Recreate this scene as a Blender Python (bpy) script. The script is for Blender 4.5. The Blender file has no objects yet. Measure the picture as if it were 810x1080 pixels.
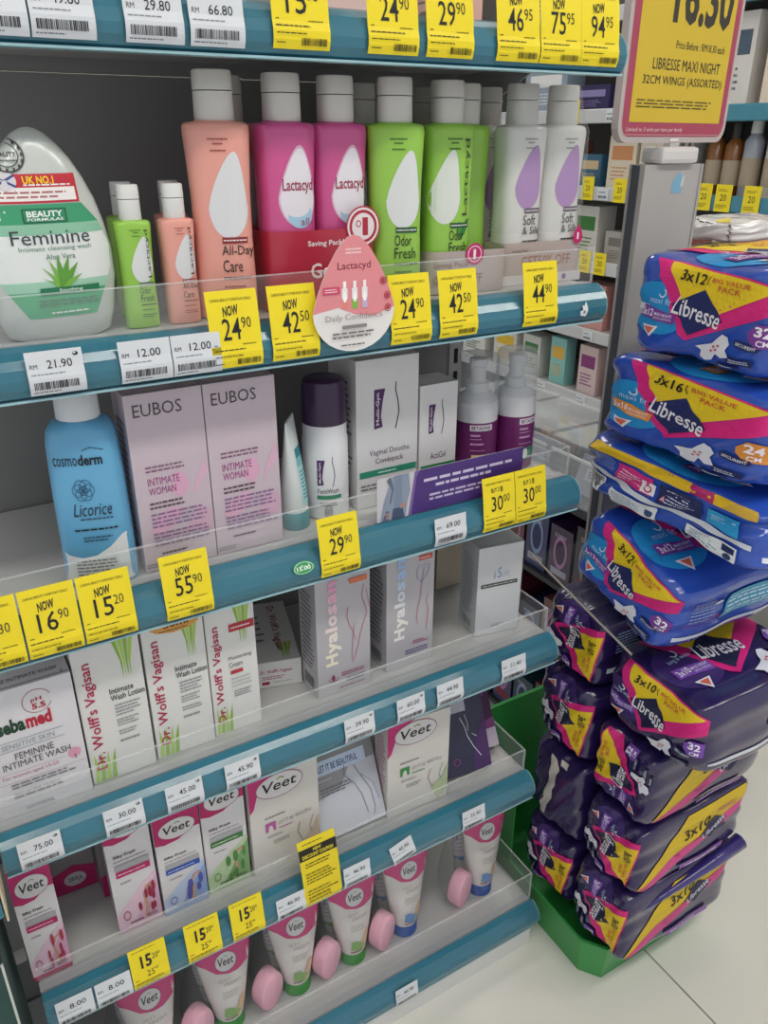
import bpy, bmesh, math, random
from mathutils import Matrix, Vector
random.seed(7)
sc = bpy.context.scene
col = sc.collection
PI = math.pi

# ------------------------------------------------------------------ camera
yaw, pitch, roll = 0.533592, 0.438717, 0.00172
fw = Vector((math.sin(yaw)*math.cos(pitch), math.cos(yaw)*math.cos(pitch), -math.sin(pitch)))
rt = Vector((math.cos(yaw), -math.sin(yaw), 0)); up = rt.cross(fw)
r2 = rt*math.cos(roll)+up*math.sin(roll); u2 = up*math.cos(roll)-rt*math.sin(roll)
cam_d = bpy.data.cameras.new('camera'); cam = bpy.data.objects.new('camera', cam_d); col.objects.link(cam)
mw = Matrix((( r2.x, u2.x, -fw.x, 0), (r2.y, u2.y, -fw.y, -0.72), (r2.z, u2.z, -fw.z, 1.345), (0, 0, 0, 1)))
cam.matrix_world = mw
cam_d.sensor_fit = 'VERTICAL'; cam_d.sensor_height = 24; cam_d.lens = 844.03/1080*24
cam_d.clip_start = 0.02
sc.camera = cam
# ------------------------------------------------------------------ light
w = bpy.data.worlds.new('world'); sc.world = w; w.use_nodes = True
w.node_tree.nodes['Background'].inputs[0].default_value = (0.93, 0.96, 1.0, 1)
w.node_tree.nodes['Background'].inputs[1].default_value = 0.50
sc.view_settings.view_transform = 'Standard'; sc.view_settings.look = 'None'
sc.view_settings.exposure = 0.5; sc.view_settings.gamma = 1.0; sc.view_settings.use_curve_mapping = False
LAMP = 10.0       # radiance of the ceiling light panels

# ------------------------------------------------------------------ materials
def lin(h):
    h = h.lstrip('#'); o = []
    for i in (0, 2, 4):
        c = int(h[i:i+2], 16)/255
        o.append(c/12.92 if c <= 0.04045 else ((c+0.055)/1.055)**2.4)
    return o+[1]
MATS = {}
def mat(h, rough=0.5, metal=0.0, coat=0.0, noise=0.0, nscale=30, name=None, emit=0, bump=0):
    k = (h, rough, metal, coat, noise, nscale, emit, bump)
    if k in MATS: return MATS[k]
    m = bpy.data.materials.new(name or 'surface_'+h.lstrip('#')); m.use_nodes = True
    nt = m.node_tree; b = nt.nodes['Principled BSDF']; c = lin(h)
    b.inputs['Base Color'].default_value = c; b.inputs['Roughness'].default_value = rough
    b.inputs['Metallic'].default_value = metal; b.inputs['Coat Weight'].default_value = coat
    b.inputs['Coat Roughness'].default_value = 0.12
    if emit:
        b.inputs['Emission Color'].default_value = c; b.inputs['Emission Strength'].default_value = emit
    if noise or bump:
        tc = nt.nodes.new('ShaderNodeTexCoord'); n = nt.nodes.new('ShaderNodeTexNoise')
        n.inputs['Scale'].default_value = nscale; n.inputs['Detail'].default_value = 4
        nt.links.new(tc.outputs['Object'], n.inputs['Vector'])
        if noise:
            mx = nt.nodes.new('ShaderNodeMix'); mx.data_type = 'RGBA'
            mx.inputs['A'].default_value = [x*(1-noise) for x in c[:3]]+[1]
            mx.inputs['B'].default_value = [min(1, x*(1+noise)) for x in c[:3]]+[1]
            nt.links.new(n.outputs['Fac'], mx.inputs['Factor']); nt.links.new(mx.outputs['Result'], b.inputs['Base Color'])
        if bump:
            bp = nt.nodes.new('ShaderNodeBump'); bp.inputs['Strength'].default_value = bump; bp.inputs['Distance'].default_value = 0.002
            nt.links.new(n.outputs['Fac'], bp.inputs['Height']); nt.links.new(bp.outputs['Normal'], b.inputs['Normal'])
    MATS[k] = m; return m
def clear(h='ffffff', opacity=0.06, gloss=0.05, name='clear_plastic', ior=1.35):
    k = ('clear', h, opacity, gloss, ior)
    if k in MATS: return MATS[k]
    m = bpy.data.materials.new(name); m.use_nodes = True; nt = m.node_tree; nt.nodes.clear()
    out = nt.nodes.new('ShaderNodeOutputMaterial'); tr = nt.nodes.new('ShaderNodeBsdfTransparent')
    df = nt.nodes.new('ShaderNodeBsdfDiffuse'); gl = nt.nodes.new('ShaderNodeBsdfGlossy'); lw = nt.nodes.new('ShaderNodeLayerWeight')
    fr = nt.nodes.new('ShaderNodeMath'); fr.operation = 'MULTIPLY_ADD'; pw = nt.nodes.new('ShaderNodeMath'); pw.operation = 'POWER'
    lw.inputs[0].default_value = .5; pw.inputs[1].default_value = 5; fr.inputs[1].default_value = .55; fr.inputs[2].default_value = ((ior-1)/(ior+1))**2
    nt.links.new(lw.outputs['Facing'], pw.inputs[0]); nt.links.new(pw.outputs[0], fr.inputs[0])
    a = nt.nodes.new('ShaderNodeMixShader'); b = nt.nodes.new('ShaderNodeMixShader')
    tr.inputs[0].default_value = (0.97, 0.98, 0.98, 1); df.inputs[0].default_value = lin(h)
    gl.inputs['Roughness'].default_value = gloss; a.inputs[0].default_value = opacity
    nt.links.new(tr.outputs[0], a.inputs[1]); nt.links.new(df.outputs[0], a.inputs[2])
    nt.links.new(fr.outputs[0], b.inputs[0]); nt.links.new(a.outputs[0], b.inputs[1]); nt.links.new(gl.outputs[0], b.inputs[2])
    nt.links.new(b.outputs[0], out.inputs[0]); MATS[k] = m; return m
def M(x): return x if not isinstance(x, str) else mat(x)
ink = lambda h: mat(h, 0.55)

# ------------------------------------------------------------------ object helpers
def tag(o, label=None, cat=None, group=None, kind=None):
    if label: o['label'] = label
    if cat: o['category'] = cat
    if group: o['group'] = group
    if kind: o['kind'] = kind
    return o
def thing(name, label, cat, loc=(0, 0, 0), rot=(0, 0, 0), group=None):
    o = bpy.data.objects.new(name, None); o.empty_display_size = 0.03; col.objects.link(o)
    o.location = loc; o.rotation_euler = rot
    return tag(o, label, cat, group)
def mesh_obj(name, verts, faces, mats, parent=None, midx=None, smooth=False):
    me = bpy.data.meshes.new(name); me.from_pydata(verts, [], faces)
    for m in (mats if isinstance(mats, (list, tuple)) else [mats]): me.materials.append(M(m))
    if midx: me.polygons.foreach_set('material_index', midx)
    if smooth: me.polygons.foreach_set('use_smooth', [True]*len(faces))
    me.update()
    o = bpy.data.objects.new(name, me); col.objects.link(o)
    if parent: o.parent = parent
    return o
def box_vf(x0, x1, y0, y1, z0, z1):
    v = [(x0,y0,z0),(x1,y0,z0),(x1,y1,z0),(x0,y1,z0),(x0,y0,z1),(x1,y0,z1),(x1,y1,z1),(x0,y1,z1)]
    return v, [(0,3,2,1),(4,5,6,7),(0,1,5,4),(1,2,6,5),(2,3,7,6),(3,0,4,7)]
def boxes(name, lst, m, parent=None, bev=0.0, smooth=False):
    bm = bmesh.new()
    for b in lst:
        v, f = box_vf(*b); vs = [bm.verts.new(p) for p in v]
        for q in f: bm.faces.new([vs[i] for i in q])
    if bev: bmesh.ops.bevel(bm, geom=bm.edges[:], offset=bev, segments=2, affect='EDGES', profile=0.6)
    me = bpy.data.meshes.new(name); bm.to_mesh(me); bm.free(); me.materials.append(M(m))
    o = bpy.data.objects.new(name, me); col.objects.link(o)
    if parent: o.parent = parent
    return o
def prism_x(name, prof, x0, x1, m, parent=None, smooth=False, closed=True):
    n = len(prof); v = [(x0, p[0], p[1]) for p in prof]+[(x1, p[0], p[1]) for p in prof]
    f = [(i, (i+1) % n, n+(i+1) % n, n+i) for i in range(n if closed else n-1)]
    if closed: f += [tuple(range(n))[::-1], tuple(range(n, 2*n))]
    return mesh_obj(name, v, f, m, parent, smooth=False)
def tube_vf(pts, r, n=8):
    v, f = [], []; P = [Vector(p) for p in pts]
    for i, p in enumerate(P):
        d = (P[min(i+1, len(P)-1)]-P[max(i-1, 0)]).normalized()
        a = d.orthogonal().normalized(); b = d.cross(a)
        rr = r[i] if isinstance(r, (list, tuple)) else r
        for k in range(n):
            t = 2*PI*k/n; v.append(tuple(p+(a*math.cos(t)+b*math.sin(t))*rr))
    for i in range(len(P)-1):
        for k in range(n): f.append((i*n+k, i*n+(k+1) % n, (i+1)*n+(k+1) % n, (i+1)*n+k))
    f.append(tuple(range(n))[::-1]); f.append(tuple(range((len(P)-1)*n, len(P)*n)))
    return v, f
class Loft:
    """stack of superellipse sections (z, rx, ry, n [,cx, cy])"""
    def __init__(s, secs): s.s = [tuple(q)+(0, 0)[:6-len(q)] if len(q) < 6 else tuple(q) for q in secs]
    def at(s, z):
        S = s.s
        if z <= S[0][0]: return S[0]
        for a, b in zip(S, S[1:]):
            if z <= b[0]:
                t = (z-a[0])/max(1e-9, b[0]-a[0]); return tuple(p+(q-p)*t for p, q in zip(a, b))
        return S[-1]
    def mesh(s, name, m, parent, off=(0, 0, 0), N=36, caps=True):
        v, f = [], []
        for (z, rx, ry, n, cx, cy) in s.s:
            for k in range(N):
                t = 2*PI*k/N; c, d = math.cos(t), math.sin(t)
                x = math.copysign(abs(c)**(2/n), c)*rx; y = math.copysign(abs(d)**(2/n), d)*ry
                v.append((x+cx+off[0], y+cy+off[1], z+off[2]))
        L = len(s.s)
        for i in range(L-1):
            for k in range(N): f.append((i*N+k, i*N+(k+1) % N, (i+1)*N+(k+1) % N, (i+1)*N+k))
        nf = len(f)
        if caps: f.append(tuple(range(N))[::-1]); f.append(tuple(range((L-1)*N, L*N)))
        o = mesh_obj(name, v, f, m, parent)
        o.data.polygons.foreach_set('use_smooth', [True]*nf+[False]*(len(f)-nf))
        for e in (): pass
        o.data.set_sharp_from_angle(angle=math.radians(40))
        return o
    def mapper(s, off=(0, 0, 0), side=-1):
        def f(u, v, o):
            z, rx, ry, n, cx, cy = s.at(v)
            q = max(-0.985, min(0.985, u/rx)); y = ry*(1-abs(q)**n)**(1/n)
            return (q*rx+cx+off[0], side*(y+o)+cy+off[1], v+off[2])
        return f
# ------------------------------------------------------------------ flat print
GL = {}
def glyph(s, bold=0.0, shear=0.0):
    k = (s, bold, shear)
    if k not in GL:
        c = bpy.data.curves.new('glyph', 'FONT'); c.body = s; c.size = 1; c.resolution_u = 2; c.offset = bold; c.shear = shear; c.fill_mode = 'FRONT'
        o = bpy.data.objects.new('glyph', c); me = bpy.data.meshes.new_from_object(o)
        V = [(v.co.x, v.co.y) for v in me.vertices]; Fc = [tuple(p.vertices) for p in me.polygons]
        bpy.data.meshes.remove(me); bpy.data.objects.remove(o); bpy.data.curves.remove(c)
        x0 = min(v[0] for v in V); x1 = max(v[0] for v in V); y0 = min(v[1] for v in V); y1 = max(v[1] for v in V)
        GL[k] = ([((a-x0)/(x1-x0), (b-y0)/max(1e-6, y1-y0)) for a, b in V], Fc)
    return GL[k]
class Print:
    """flat print laid out in percent of a W x H face"""
    def __init__(s, W, H): s.W, s.H, s.it = W, H, []
    def poly(s, pts, c): s.it.append(([tuple(p) for p in pts], [tuple(range(len(pts)))], c)); return s
    def rect(s, x, y, w, h, c): return s.poly([(x, y), (x+w, y), (x+w, y+h), (x, y+h)], c)
    def ell(s, x, y, rx, ry, c, ang=0, n=28):
        a = math.radians(ang); k = s.W/s.H
        pts = []
        for i in range(n):
            t = 2*PI*i/n; p, q = rx*math.cos(t), ry*math.sin(t)/k
            pts.append((x+p*math.cos(a)-q*math.sin(a), y+(p*math.sin(a)+q*math.cos(a))*k))
        return s.poly(pts, c)
    def ring(s, x, y, rx, ry, w, c, n=28, t0=0, t1=360):
        V, Fc = [], []
        for i in range(n+1):
            t = math.radians(t0+(t1-t0)*i/n)
            V += [(x+rx*math.cos(t), y+ry*math.sin(t)), (x+rx*(1-w)*math.cos(t), y+ry*(1-w)*math.sin(t))]
            if i: Fc.append((2*i-2, 2*i-1, 2*i+1, 2*i))
        s.it.append((V, Fc, c)); return s
    def line(s, pts, w, c):
        """polyline with width w in percent of W"""
        V, Fc = [], []; k = s.H/s.W
        for i, p in enumerate(pts):
            a = pts[max(0, i-1)]; b = pts[min(len(pts)-1, i+1)]
            dx, dy = b[0]-a[0], (b[1]-a[1])*k; L = math.hypot(dx, dy) or 1
            nx, ny = -dy/L*w/2, dx/L*w/2/k
            V += [(p[0]+nx, p[1]+ny), (p[0]-nx, p[1]-ny)]
            if i: Fc.append((2*i-2, 2*i-1, 2*i+1, 2*i))
        s.it.append((V, Fc, c)); return s
    def text(s, t, x, y, w, h, c, bold=0.0, rot=0, shear=0.0, ang=0):
        V, Fc = glyph(t, bold, shear)
        g = {0: lambda a, b: (a, b), 90: lambda a, b: (1-b, a), -90: lambda a, b: (b, 1-a), 180: lambda a, b: (1-a, 1-b)}[rot]
        P = [(x+w*g(a, b)[0], y+h*g(a, b)[1]) for a, b in V]
        if ang:
            r = math.radians(ang); k = s.H/s.W; cx, cy = x+w/2, y+h/2; Q = []
            for a, b in P:
                p, q = a-cx, (b-cy)*k; Q.append((cx+p*math.cos(r)-q*math.sin(r), cy+(p*math.sin(r)+q*math.cos(r))/k))
            P = Q
        s.it.append((P, Fc, c)); return s
    def bars(s, x, y, w, h, n, c, fill=0.42, ragged=0.3):
        """illegible fine print: word-long dashes"""
        V, Fc = [], []; st = h/n
        for i in range(n):
            yy = y+h-st*(i+1)+st*(1-fill)/2; xx = x; end = x+w*(1-ragged*random.random())
            while xx < end:
                L = min(w*random.uniform(.06, .18), end-xx)
                b = len(V); V += [(xx, yy), (xx+L, yy), (xx+L, yy+st*fill), (xx, yy+st*fill)]; Fc.append((b, b+1, b+2, b+3)); xx += L+w*.025
        s.it.append((V, Fc, c)); return s
    def barcode(s, x, y, w, h, c='20242a', n=22):
        V, Fc = [], []; xx = x
        for i in range(n):
            L = w/n*random.choice((.35, .5, .75)); b = len(V)
            V += [(xx, y), (xx+L, y), (xx+L, y+h), (xx, y+h)]; Fc.append((b, b+1, b+2, b+3)); xx = x+w*(i+1)/n
        s.it.append((V, Fc, c)); return s
    def xf(s, f):
        s.it = [([f(a, b) for a, b in P], Fc, c) for P, Fc, c in s.it]; return s
    def build(s, name, parent, mp, grid=None, base=0.0003, step=0.00006):
        # print that lies far apart becomes parts of its own
        bb = []
        for P, F0, c in s.it:
            xs = [q[0]*s.W for q in P]; ys = [q[1]*s.H for q in P]; bb.append((min(xs), max(xs), min(ys), max(ys)))
        g = list(range(len(bb)))
        for i in range(len(bb)):
            for j in range(i):
                A, B = bb[i], bb[j]; gap = max(A[0]-B[1], B[0]-A[1], A[2]-B[3], B[2]-A[3], 0)
                if gap < .3*max(A[1]-A[0], A[3]-A[2], B[1]-B[0], B[3]-B[2]):
                    a_, b_ = g[i], g[j]; g = [b_ if k == a_ else k for k in g]
        if len(set(g)) > 1:
            full = s.it; o = None
            for k in sorted(set(g)):
                q = Print(s.W, s.H); q.it = [it for it, kk in zip(full, g) if kk == k]
                o = q.build1(name, parent, mp, grid, base+.00003*min(i for i, kk in enumerate(g) if kk == k), step)
            return o
        return s.build1(name, parent, mp, grid, base, step)
    def build1(s, name, parent, mp, grid=None, base=0.0003, step=0.00006):
        """mp(u, v, offset) with u,v in metres from the face's lower left; grid = spacing (m) for curved faces"""
        V, Fc, mi, ml = [], [], [], []
        for li, (P, F0, c) in enumerate(s.it):
            m = M(c) if not isinstance(c, str) else ink(c)
            if m not in ml: ml.append(m)
            k = ml.index(m); Q = [(a/100*s.W, b/100*s.H) for a, b in P]; off = base+li*step
            if grid:
                bm = bmesh.new(); vs = [bm.verts.new((a, b, 0)) for a, b in Q]
                for q in F0:
                    try: bm.faces.new([vs[i] for i in q])
                    except ValueError: pass
                bmesh.ops.triangulate(bm, faces=bm.faces[:])
                for ax in (0, 1):
                    lo = min(q[ax] for q in Q); hi = max(q[ax] for q in Q); t = math.ceil(lo/grid)*grid
                    while t < hi:
                        no = (1, 0, 0) if ax == 0 else (0, 1, 0); co = (t, 0, 0) if ax == 0 else (0, t, 0)
                        bmesh.ops.bisect_plane(bm, geom=bm.verts[:]+bm.edges[:]+bm.faces[:], plane_co=co, plane_no=no, dist=1e-7); t += grid
                bm.verts.index_update(); b = len(V)
                V += [mp(v.co.x, v.co.y, off) for v in bm.verts]
                for q in bm.faces: Fc.append(tuple(b+v.index for v in q.verts)); mi.append(k)
                bm.free()
            else:
                b = len(V); V += [mp(a, c2, off) for a, c2 in Q]
                for q in F0: Fc.append(tuple(b+i for i in q)); mi.append(k)
        return mesh_obj(name, V, Fc, ml, parent, mi)
def front(w, d, h): return lambda u, v, o: (u-w/2, -d/2-o, v)
def left(w, d, h): return lambda u, v, o: (-w/2-o, d/2-u, v)
def topf(w, d, h): return lambda u, v, o: (u-w/2, v-d/2, h+o)

# ------------------------------------------------------------------ the room
SHELF = {1: (1.406, 0.000, 0.722), 2: (1.141, 0.0, 0.736), 3: (0.887, 0.0, 0.729), 4: (0.637, 0.0, 0.720), 5: (0.379, 0.0, 0.703), 6: (0.052, 0.0, 0.748)}
X0 = -0.036; BACK = 0.29
TOP = {k: v[0]+0.041 for k, v in SHELF.items()}
fl = boxes('floor', [(-1.5, 4.2, -2.5, 4.2, -0.03, -0.006)], mat('55534e', .8), None); tag(fl, kind='structure')
tile_m = mat('dddbd3', 0.22, noise=0.03, nscale=6, name='polished_tile')
t0 = boxes('tile', [(0.0015, 0.7985, 0.0015, 0.7985, -0.006, 0.0)], tile_m, fl, bev=0.001)
for i in range(-2, 4):
    for j in range(-3, 5):
        o = t0 if (i, j) == (-2, -3) else t0.copy()
        if o is not t0: col.objects.link(o)
        o.location = (0.112+0.8*i, -0.34+0.8*j, 0); o.parent = fl
ce = boxes('ceiling', [(-1.5, 4.2, -2.5, 4.2, 2.9, 2.95)], mat('d9d9d6', .8, noise=.03), None); tag(ce, kind='structure')
wb = boxes('wall_back', [(-1.5, 4.2, 4.2, 4.3, 0, 2.95)], mat('b9b6ae', .8, noise=.03), None); tag(wb, kind='structure')
wr = boxes('wall_right', [(4.2, 4.3, -2.5, 4.2, 0, 2.95)], mat('b9b6ae', .8, noise=.03), None); tag(wr, kind='structure')
for i, (x, y) in enumerate(((-0.6, -1.1), (0.9, -1.1), (2.4, -1.1), (1.45, 0.9), (1.45, 2.6), (3.2, 0.9))):
    lt = thing('ceiling_light', 'flat white ceiling light panel over the shop aisle', 'light', (x, y, 2.9), group='ceiling light panels')
    boxes('frame', [(-.6, .6, -.16, -.145, -.04, 0), (-.6, .6, .145, .16, -.04, 0), (-.6, -.585, -.145, .145, -.04, 0), (.585, .6, -.145, .145, -.04, 0)], mat('e6e6e4', .4), lt)
    boxes('diffuser', [(-.583, .583, -.143, .143, -.03, -.01)], mat('fffaf2', .4, emit=LAMP), lt)

# ------------------------------------------------------------------ main shelving unit
teal = mat('2b7389', 0.28, coat=.4, noise=.05, nscale=12, name='teal_plastic')
grey_metal = mat('bcbcbb', 0.42, noise=.03, nscale=8, name='painted_metal')
panel_m = mat('8b8b8a', 0.5, noise=.05, nscale=5, name='back_panel_paint')
unit = thing('shelving_unit', 'grey metal gondola unit carrying the shelves with teal price rails', 'shelving', ((X0+.737)/2, .15, 0))
ux = (X0+.737)/2
def rel(b): return (b[0]-ux, b[1]-ux, b[2]-.15, b[3]-.15, b[4], b[5])
zs = [0.10]+[SHELF[k][0]-0.0 for k in (5, 4, 3, 2, 1)]+[1.95]
for a, b in zip(zs, zs[1:]): boxes('back_panel', [rel((X0+.02, .712, BACK, BACK+.012, a+.0006, b-.0006))], panel_m, unit)
for x in (X0+.006, .724):
    up_o = boxes('upright', [rel((x-.012, x+.012, BACK-.004, BACK+.035, 0, 1.95))], mat('a9aaa9', .4), unit, bev=.001)
    sl = [rel((x-.0035, x+.0035, BACK-.0046, BACK-.0035, .16+.036*i, .183+.036*i)) for i in range(48)]
    boxes('slot', sl, mat('15161a', .8), up_o)
plinth = boxes('plinth', [rel((X0, .740, 0.004, .03, 0, .050))], mat('d8d8d6', .4), unit, bev=.001)
for a in (.728, X0): boxes('plinth_side', [rel((a, a+.012, .0305, BACK-.006, 0, .050))], mat('d8d8d6', .4), unit)
guard = clear('ffffff', 0.045, 0.04, 'acrylic', 1.33)
# convex teal price rail profile (y, z above the shelf's lower edge)
PROF = [(.004, 0), (-.002, .003), (-.0055, .010), (-.0065, .018), (-.004, .027), (.001, .034), (.008, .0395), (.016, .042)]
names = {1: 'highest', 2: 'second', 3: 'third', 4: 'fourth', 5: 'fifth', 6: 'lowest'}
carry = {1: 'under which the flip-top wash bottles stand', 2: 'carrying flip-top wash bottles', 3: 'carrying blue bottle and foam bottles', 4: 'carrying white and silver cartons', 5: 'carrying pink-cornered white cartons', 6: 'carrying pink-topped cream tubes'}
for k, (z, y, xe) in SHELF.items():
    s = thing('display_shelf', f'{names[k]} grey metal shelf with curved teal price rail {carry[k]}', 'shelf', (ux, .15, z))
    def R(b): return (b[0]-ux, b[1]-ux, b[2]-.15, b[3]-.15, b[4]-z, b[5]-z)
    boxes('board', [R((X0+.001, xe-.001, y+.018, BACK-.006, z+.014, z+.0395))], grey_metal, s, bev=.0012)
    pr = [(p[0]+y-.15, p[1]) for p in PROF]
    inner = [(p[0]+.0028, p[1]) for p in pr][::-1]
    rail = prism_x('price_rail', pr+inner, X0-ux, xe-ux, teal, s)
    lip = [(y-.15-.003, -.0015), (y-.15+.012, -.0015), (y-.15+.012, .0005), (y-.15-.003, .0005)]
    prism_x('rail_lip', lip, X0-ux, xe-ux, mat('9cc3cc', .25), s)
    cv = [(p[0]-.0022+y-.15, p[1]+.0002) for p in PROF[1:-1]]
    prism_x('clear_cover', cv+[(a+.0006, b) for a, b in cv][::-1], X0-ux, xe-ux, clear('dff2f6', .01, .16, 'rail_cover', 1.12), rail)
    prism_x('end_cap', [(a, b) for a, b in pr]+[(pr[-1][0], 0)], xe-ux, xe-ux+.0012, mat('8fb9c2', .2), rail)
    if k > 1:
        gz = z+.0395+(.043 if k < 6 else .068)
        ret = [R((xe-.006, xe-.004, y+.021, y+.12, z+.0395, gz))] if k > 2 else []
        red = [R((xe-.0062, xe-.0038, y+.021, y+.12, gz, gz+.0012))] if k > 2 else []
        g = boxes('front_guard', [R((X0, xe-.004, y+.019, y+.021, z+.0395, gz))]+ret, guard, s)
        boxes('guard_edge', [R((X0, xe-.004, y+.0188, y+.0212, gz, gz+.0012)), R((xe-.0062, xe-.0038, y+.0188, y+.0212, z+.0395, gz))]+red, clear('ffffff', .22, .1, 'acrylic_edge'), g)
        boxes('guard_foot', [R((X0, xe-.004, y+.0212, y+.034, z+.0395, z+.042))], clear('e8e8ea', .5, .1, 'acrylic_foot'), s)
    for sx in (X0+.012, xe-.014) if k < 6 else ():
        prism_x('bracket', [(y+.12-.15, .0138), (BACK-.010-.15, .0138), (BACK-.010-.15, -.040), (BACK-.04-.15, -.040)], sx-ux-.0012, sx-ux+.0012, mat('a3a4a4', .4), s)
# ------------------------------------------------------------------ price tags
def rail_y(v):
    P = PROF
    if v <= P[0][1]: return P[0][0]
    for a, b in zip(P, P[1:]):
        if v <= b[1]: return a[0]+(b[0]-a[0])*(v-a[1])/(b[1]-a[1])
    return P[-1][0]
def tag_y(v):
    return rail_y(v)-.0036 if v <= .027 else -.0076+(v-.027)*(.10+1.6*max(0, v-.03))
def price_tag(k, x, w, h, v0, paper, pr, label, group, ang=0):
    z = SHELF[k][0]
    t = thing('price_tag', label, 'price tag', (x, SHELF[k][1], z+v0), (0, math.radians(ang), 0), group)
    mp = lambda u, v, o: (u-w/2, tag_y(v0+v)-o, v)
    V, Fc = [], []; n = 10
    for s in (0, -.0004):
        for i in range(n+1):
            for u in (0, w): V.append(mp(u, h*i/n, s))
    o = 2*(n+1)
    for i in range(n):
        a = 2*i; Fc += [(a, a+1, a+3, a+2), (o+a, o+a+2, o+a+3, o+a+1), (a, a+2, o+a+2, o+a), (a+1, o+a+1, o+a+3, a+3)]
    Fc += [(0, o, o+1, 1), (2*n, 2*n+1, o+2*n+1, o+2*n)]
    sh = mesh_obj('sheet', V, Fc, paper, t, smooth=False)
    pr.build('lettering', t, mp, grid=.006, base=.00025)
    return t
YEL = mat('f3dc1e', .45, name='yellow_paper'); WHT = mat('d9dde2', .45, name='white_paper'); BLK = '17181c'
def yellow(k, x, big, sup, where, w=.050, h=.070, buy=False, half=False):
    p = Print(w, h)
    if half:   # half-price style: big number with small price below
        p.bars(8, 91, 84, 4, 1, '8a7a10'); p.text(big, 28, 50, 30, 30, BLK, .03); p.text(sup, 60, 63, 22, 14, BLK, 0); p.text('25', 40, 27, 20, 14, '3a3410', .0)
        p.text('90', 62, 36, 9, 6, '3a3410'); p.bars(6, 24, 14, 5, 1, '8a7a10'); p.bars(6, 14, 80, 8, 2, '8a7a10'); p.bars(6, 4, 84, 6, 2, '8a7a10')
    else:
        p.text('CARING BEAUTY EVERYDAY DEALS', 8, 86.5, 80, 3.6, '2e2a10')
        if buy: p.text('BUY 2 @', 26, 70, 36, 11, BLK, .01, ang=3)
        else:
            p.text('NOW', 29, 68, 32, 13, BLK, .028, shear=.25, ang=6)
        n = len(big); p.text(big, 25, 37, 36, 28, BLK, .004); p.text(sup, 63, 51, 19, 14, BLK, -.004)
        p.bars(6, 30, 8, 3, 1, '4a4210'); p.bars(62, 29, 26, 2.5, 1, '4a4210', ragged=0)
        p.bars(5, 23, 66, 3, 1, '3a3410', ragged=.1); p.bars(5, 15, 56, 3, 1, '3a3410', ragged=.1); p.bars(5, 5, 20, 3, 1, '3a3410'); p.barcode(48, 4, 46, 8, '35300c', 26)
    return price_tag(k, x, w, h, .006, YEL, p, f'yellow price tag reading {big}.{sup[:2]} {where}', 'yellow price tags')
def white(k, x, price, where, w=.046, h=.037, mark=False, ang=0, v0=.0045):
    p = Print(w, h)
    p.text('RM', 6, 62, 13, 10, '2a2c33'); p.text(price, 36, 60, 44, 19, '23252c', .004)
    p.bars(6, 46, 60, 6, 1, '8b8f98', ragged=.1); p.barcode(8, 14, 80, 18, '2a2c33', 30); p.bars(6, 5, 60, 5, 1, '70747c')
    if mark: p.ell(88, 88, 5, 4.4, '15161a'); p.ell(86.5, 89.5, 2.2, 2, 'd9dde2')
    return price_tag(k, x, w, h, v0, WHT, p, f'white price tag reading RM {price} {where}', 'white price tags', ang)
# top shelf
white(1, .098, '39.90', 'on the highest rail before the 49.80 one'); white(1, .1455, '49.80', 'on the highest rail')
white(1, .2135, '29.80', 'between two other white ones on the highest rail'); white(1, .2645, '66.80', 'on the highest rail beside a yellow tag')
for x, b, s, wh in ((.339, '15', '90', 'on the highest rail beside the white tags'), (.430, '24', '90', 'on the highest rail above the pink bottles'), (.492, '29', '90', 'on the highest rail above the green bottles'),
                    (.573, '46', '95', 'on the highest rail above the white bottles'), (.6275, '75', '95', 'on the highest rail between two yellow tags'), (.681, '94', '95', 'at the end of the highest rail')):
    yellow(1, x, b, s, wh, w=.053)
white(2, .0985, '21.90', 'below the round green-labelled bottle', mark=True); white(2, .1745, '12.00', 'below the small green bottle'); white(2, .2215, '12.00', 'below the small peach bottle', w=.046)
yellow(2, .2605, '24', '90', 'below the tall peach bottle'); yellow(2, .321, '42', '50', 'below the red-sleeved twin pack'); yellow(2, .454, '24', '90', 'below the lime green bottle')
yellow(2, .515, '42', '50', 'below the green twin pack'); yellow(2, .630, '44', '90', 'below the white and lilac twin pack')
yellow(3, .004, '14', '30', 'cut by the shelf edge under the empty gap'); yellow(3, .056, '16', '90', 'below the empty gap beside the blue bottle'); yellow(3, .108, '15', '20', 'below the blue bottle')
yellow(3, .188, '55', '90', 'below the two pink-grey cartons'); yellow(3, .364, '29', '90', 'below the purple-capped foam bottle')
white(3, .5155, '69.00', 'below the denim and purple shelf card'); yellow(3, .5905, '30', '00', 'below BUY 2, beside the white tag', buy=True); yellow(3, .6415, '30', '00', 'below BUY 2, at the rail end', buy=True)
for x, p, wh, mk in ((.0005, '75.00', 'below the red and green lettered carton', 1), (.088, '30.00', 'below the first grass-printed carton', 1), (.1565, '45.00', 'below the carton with orange sticker', 1), (.227, '45.90', 'below the narrow grass-printed carton', 1),
                     (.3855, '39.90', 'below the first silver carton', 1), (.463, '60.00', 'below the second silver carton', 1), (.526, '44.90', 'on the fourth rail', 0), (.6355, '51.40', 'below the shiny white carton', 0)):
    white(4, x, p, wh, w=.043, mark=bool(mk))
white(5, -.004, '8.00', 'at the start of the fifth rail', w=.042, h=.040); white(5, .041, '8.00', 'on the fifth rail beside a yellow tag', w=.042, h=.040)
yellow(5, .086, '15', '20*', 'on the fifth rail beside the white 8.00 tags', w=.045, h=.062, half=True); yellow(5, .155, '15', '20*', 'below the blue-banded carton', w=.045, h=.062, half=True); yellow(5, .215, '15', '20*', 'below the green-banded carton', w=.045, h=.062, half=True)
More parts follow.
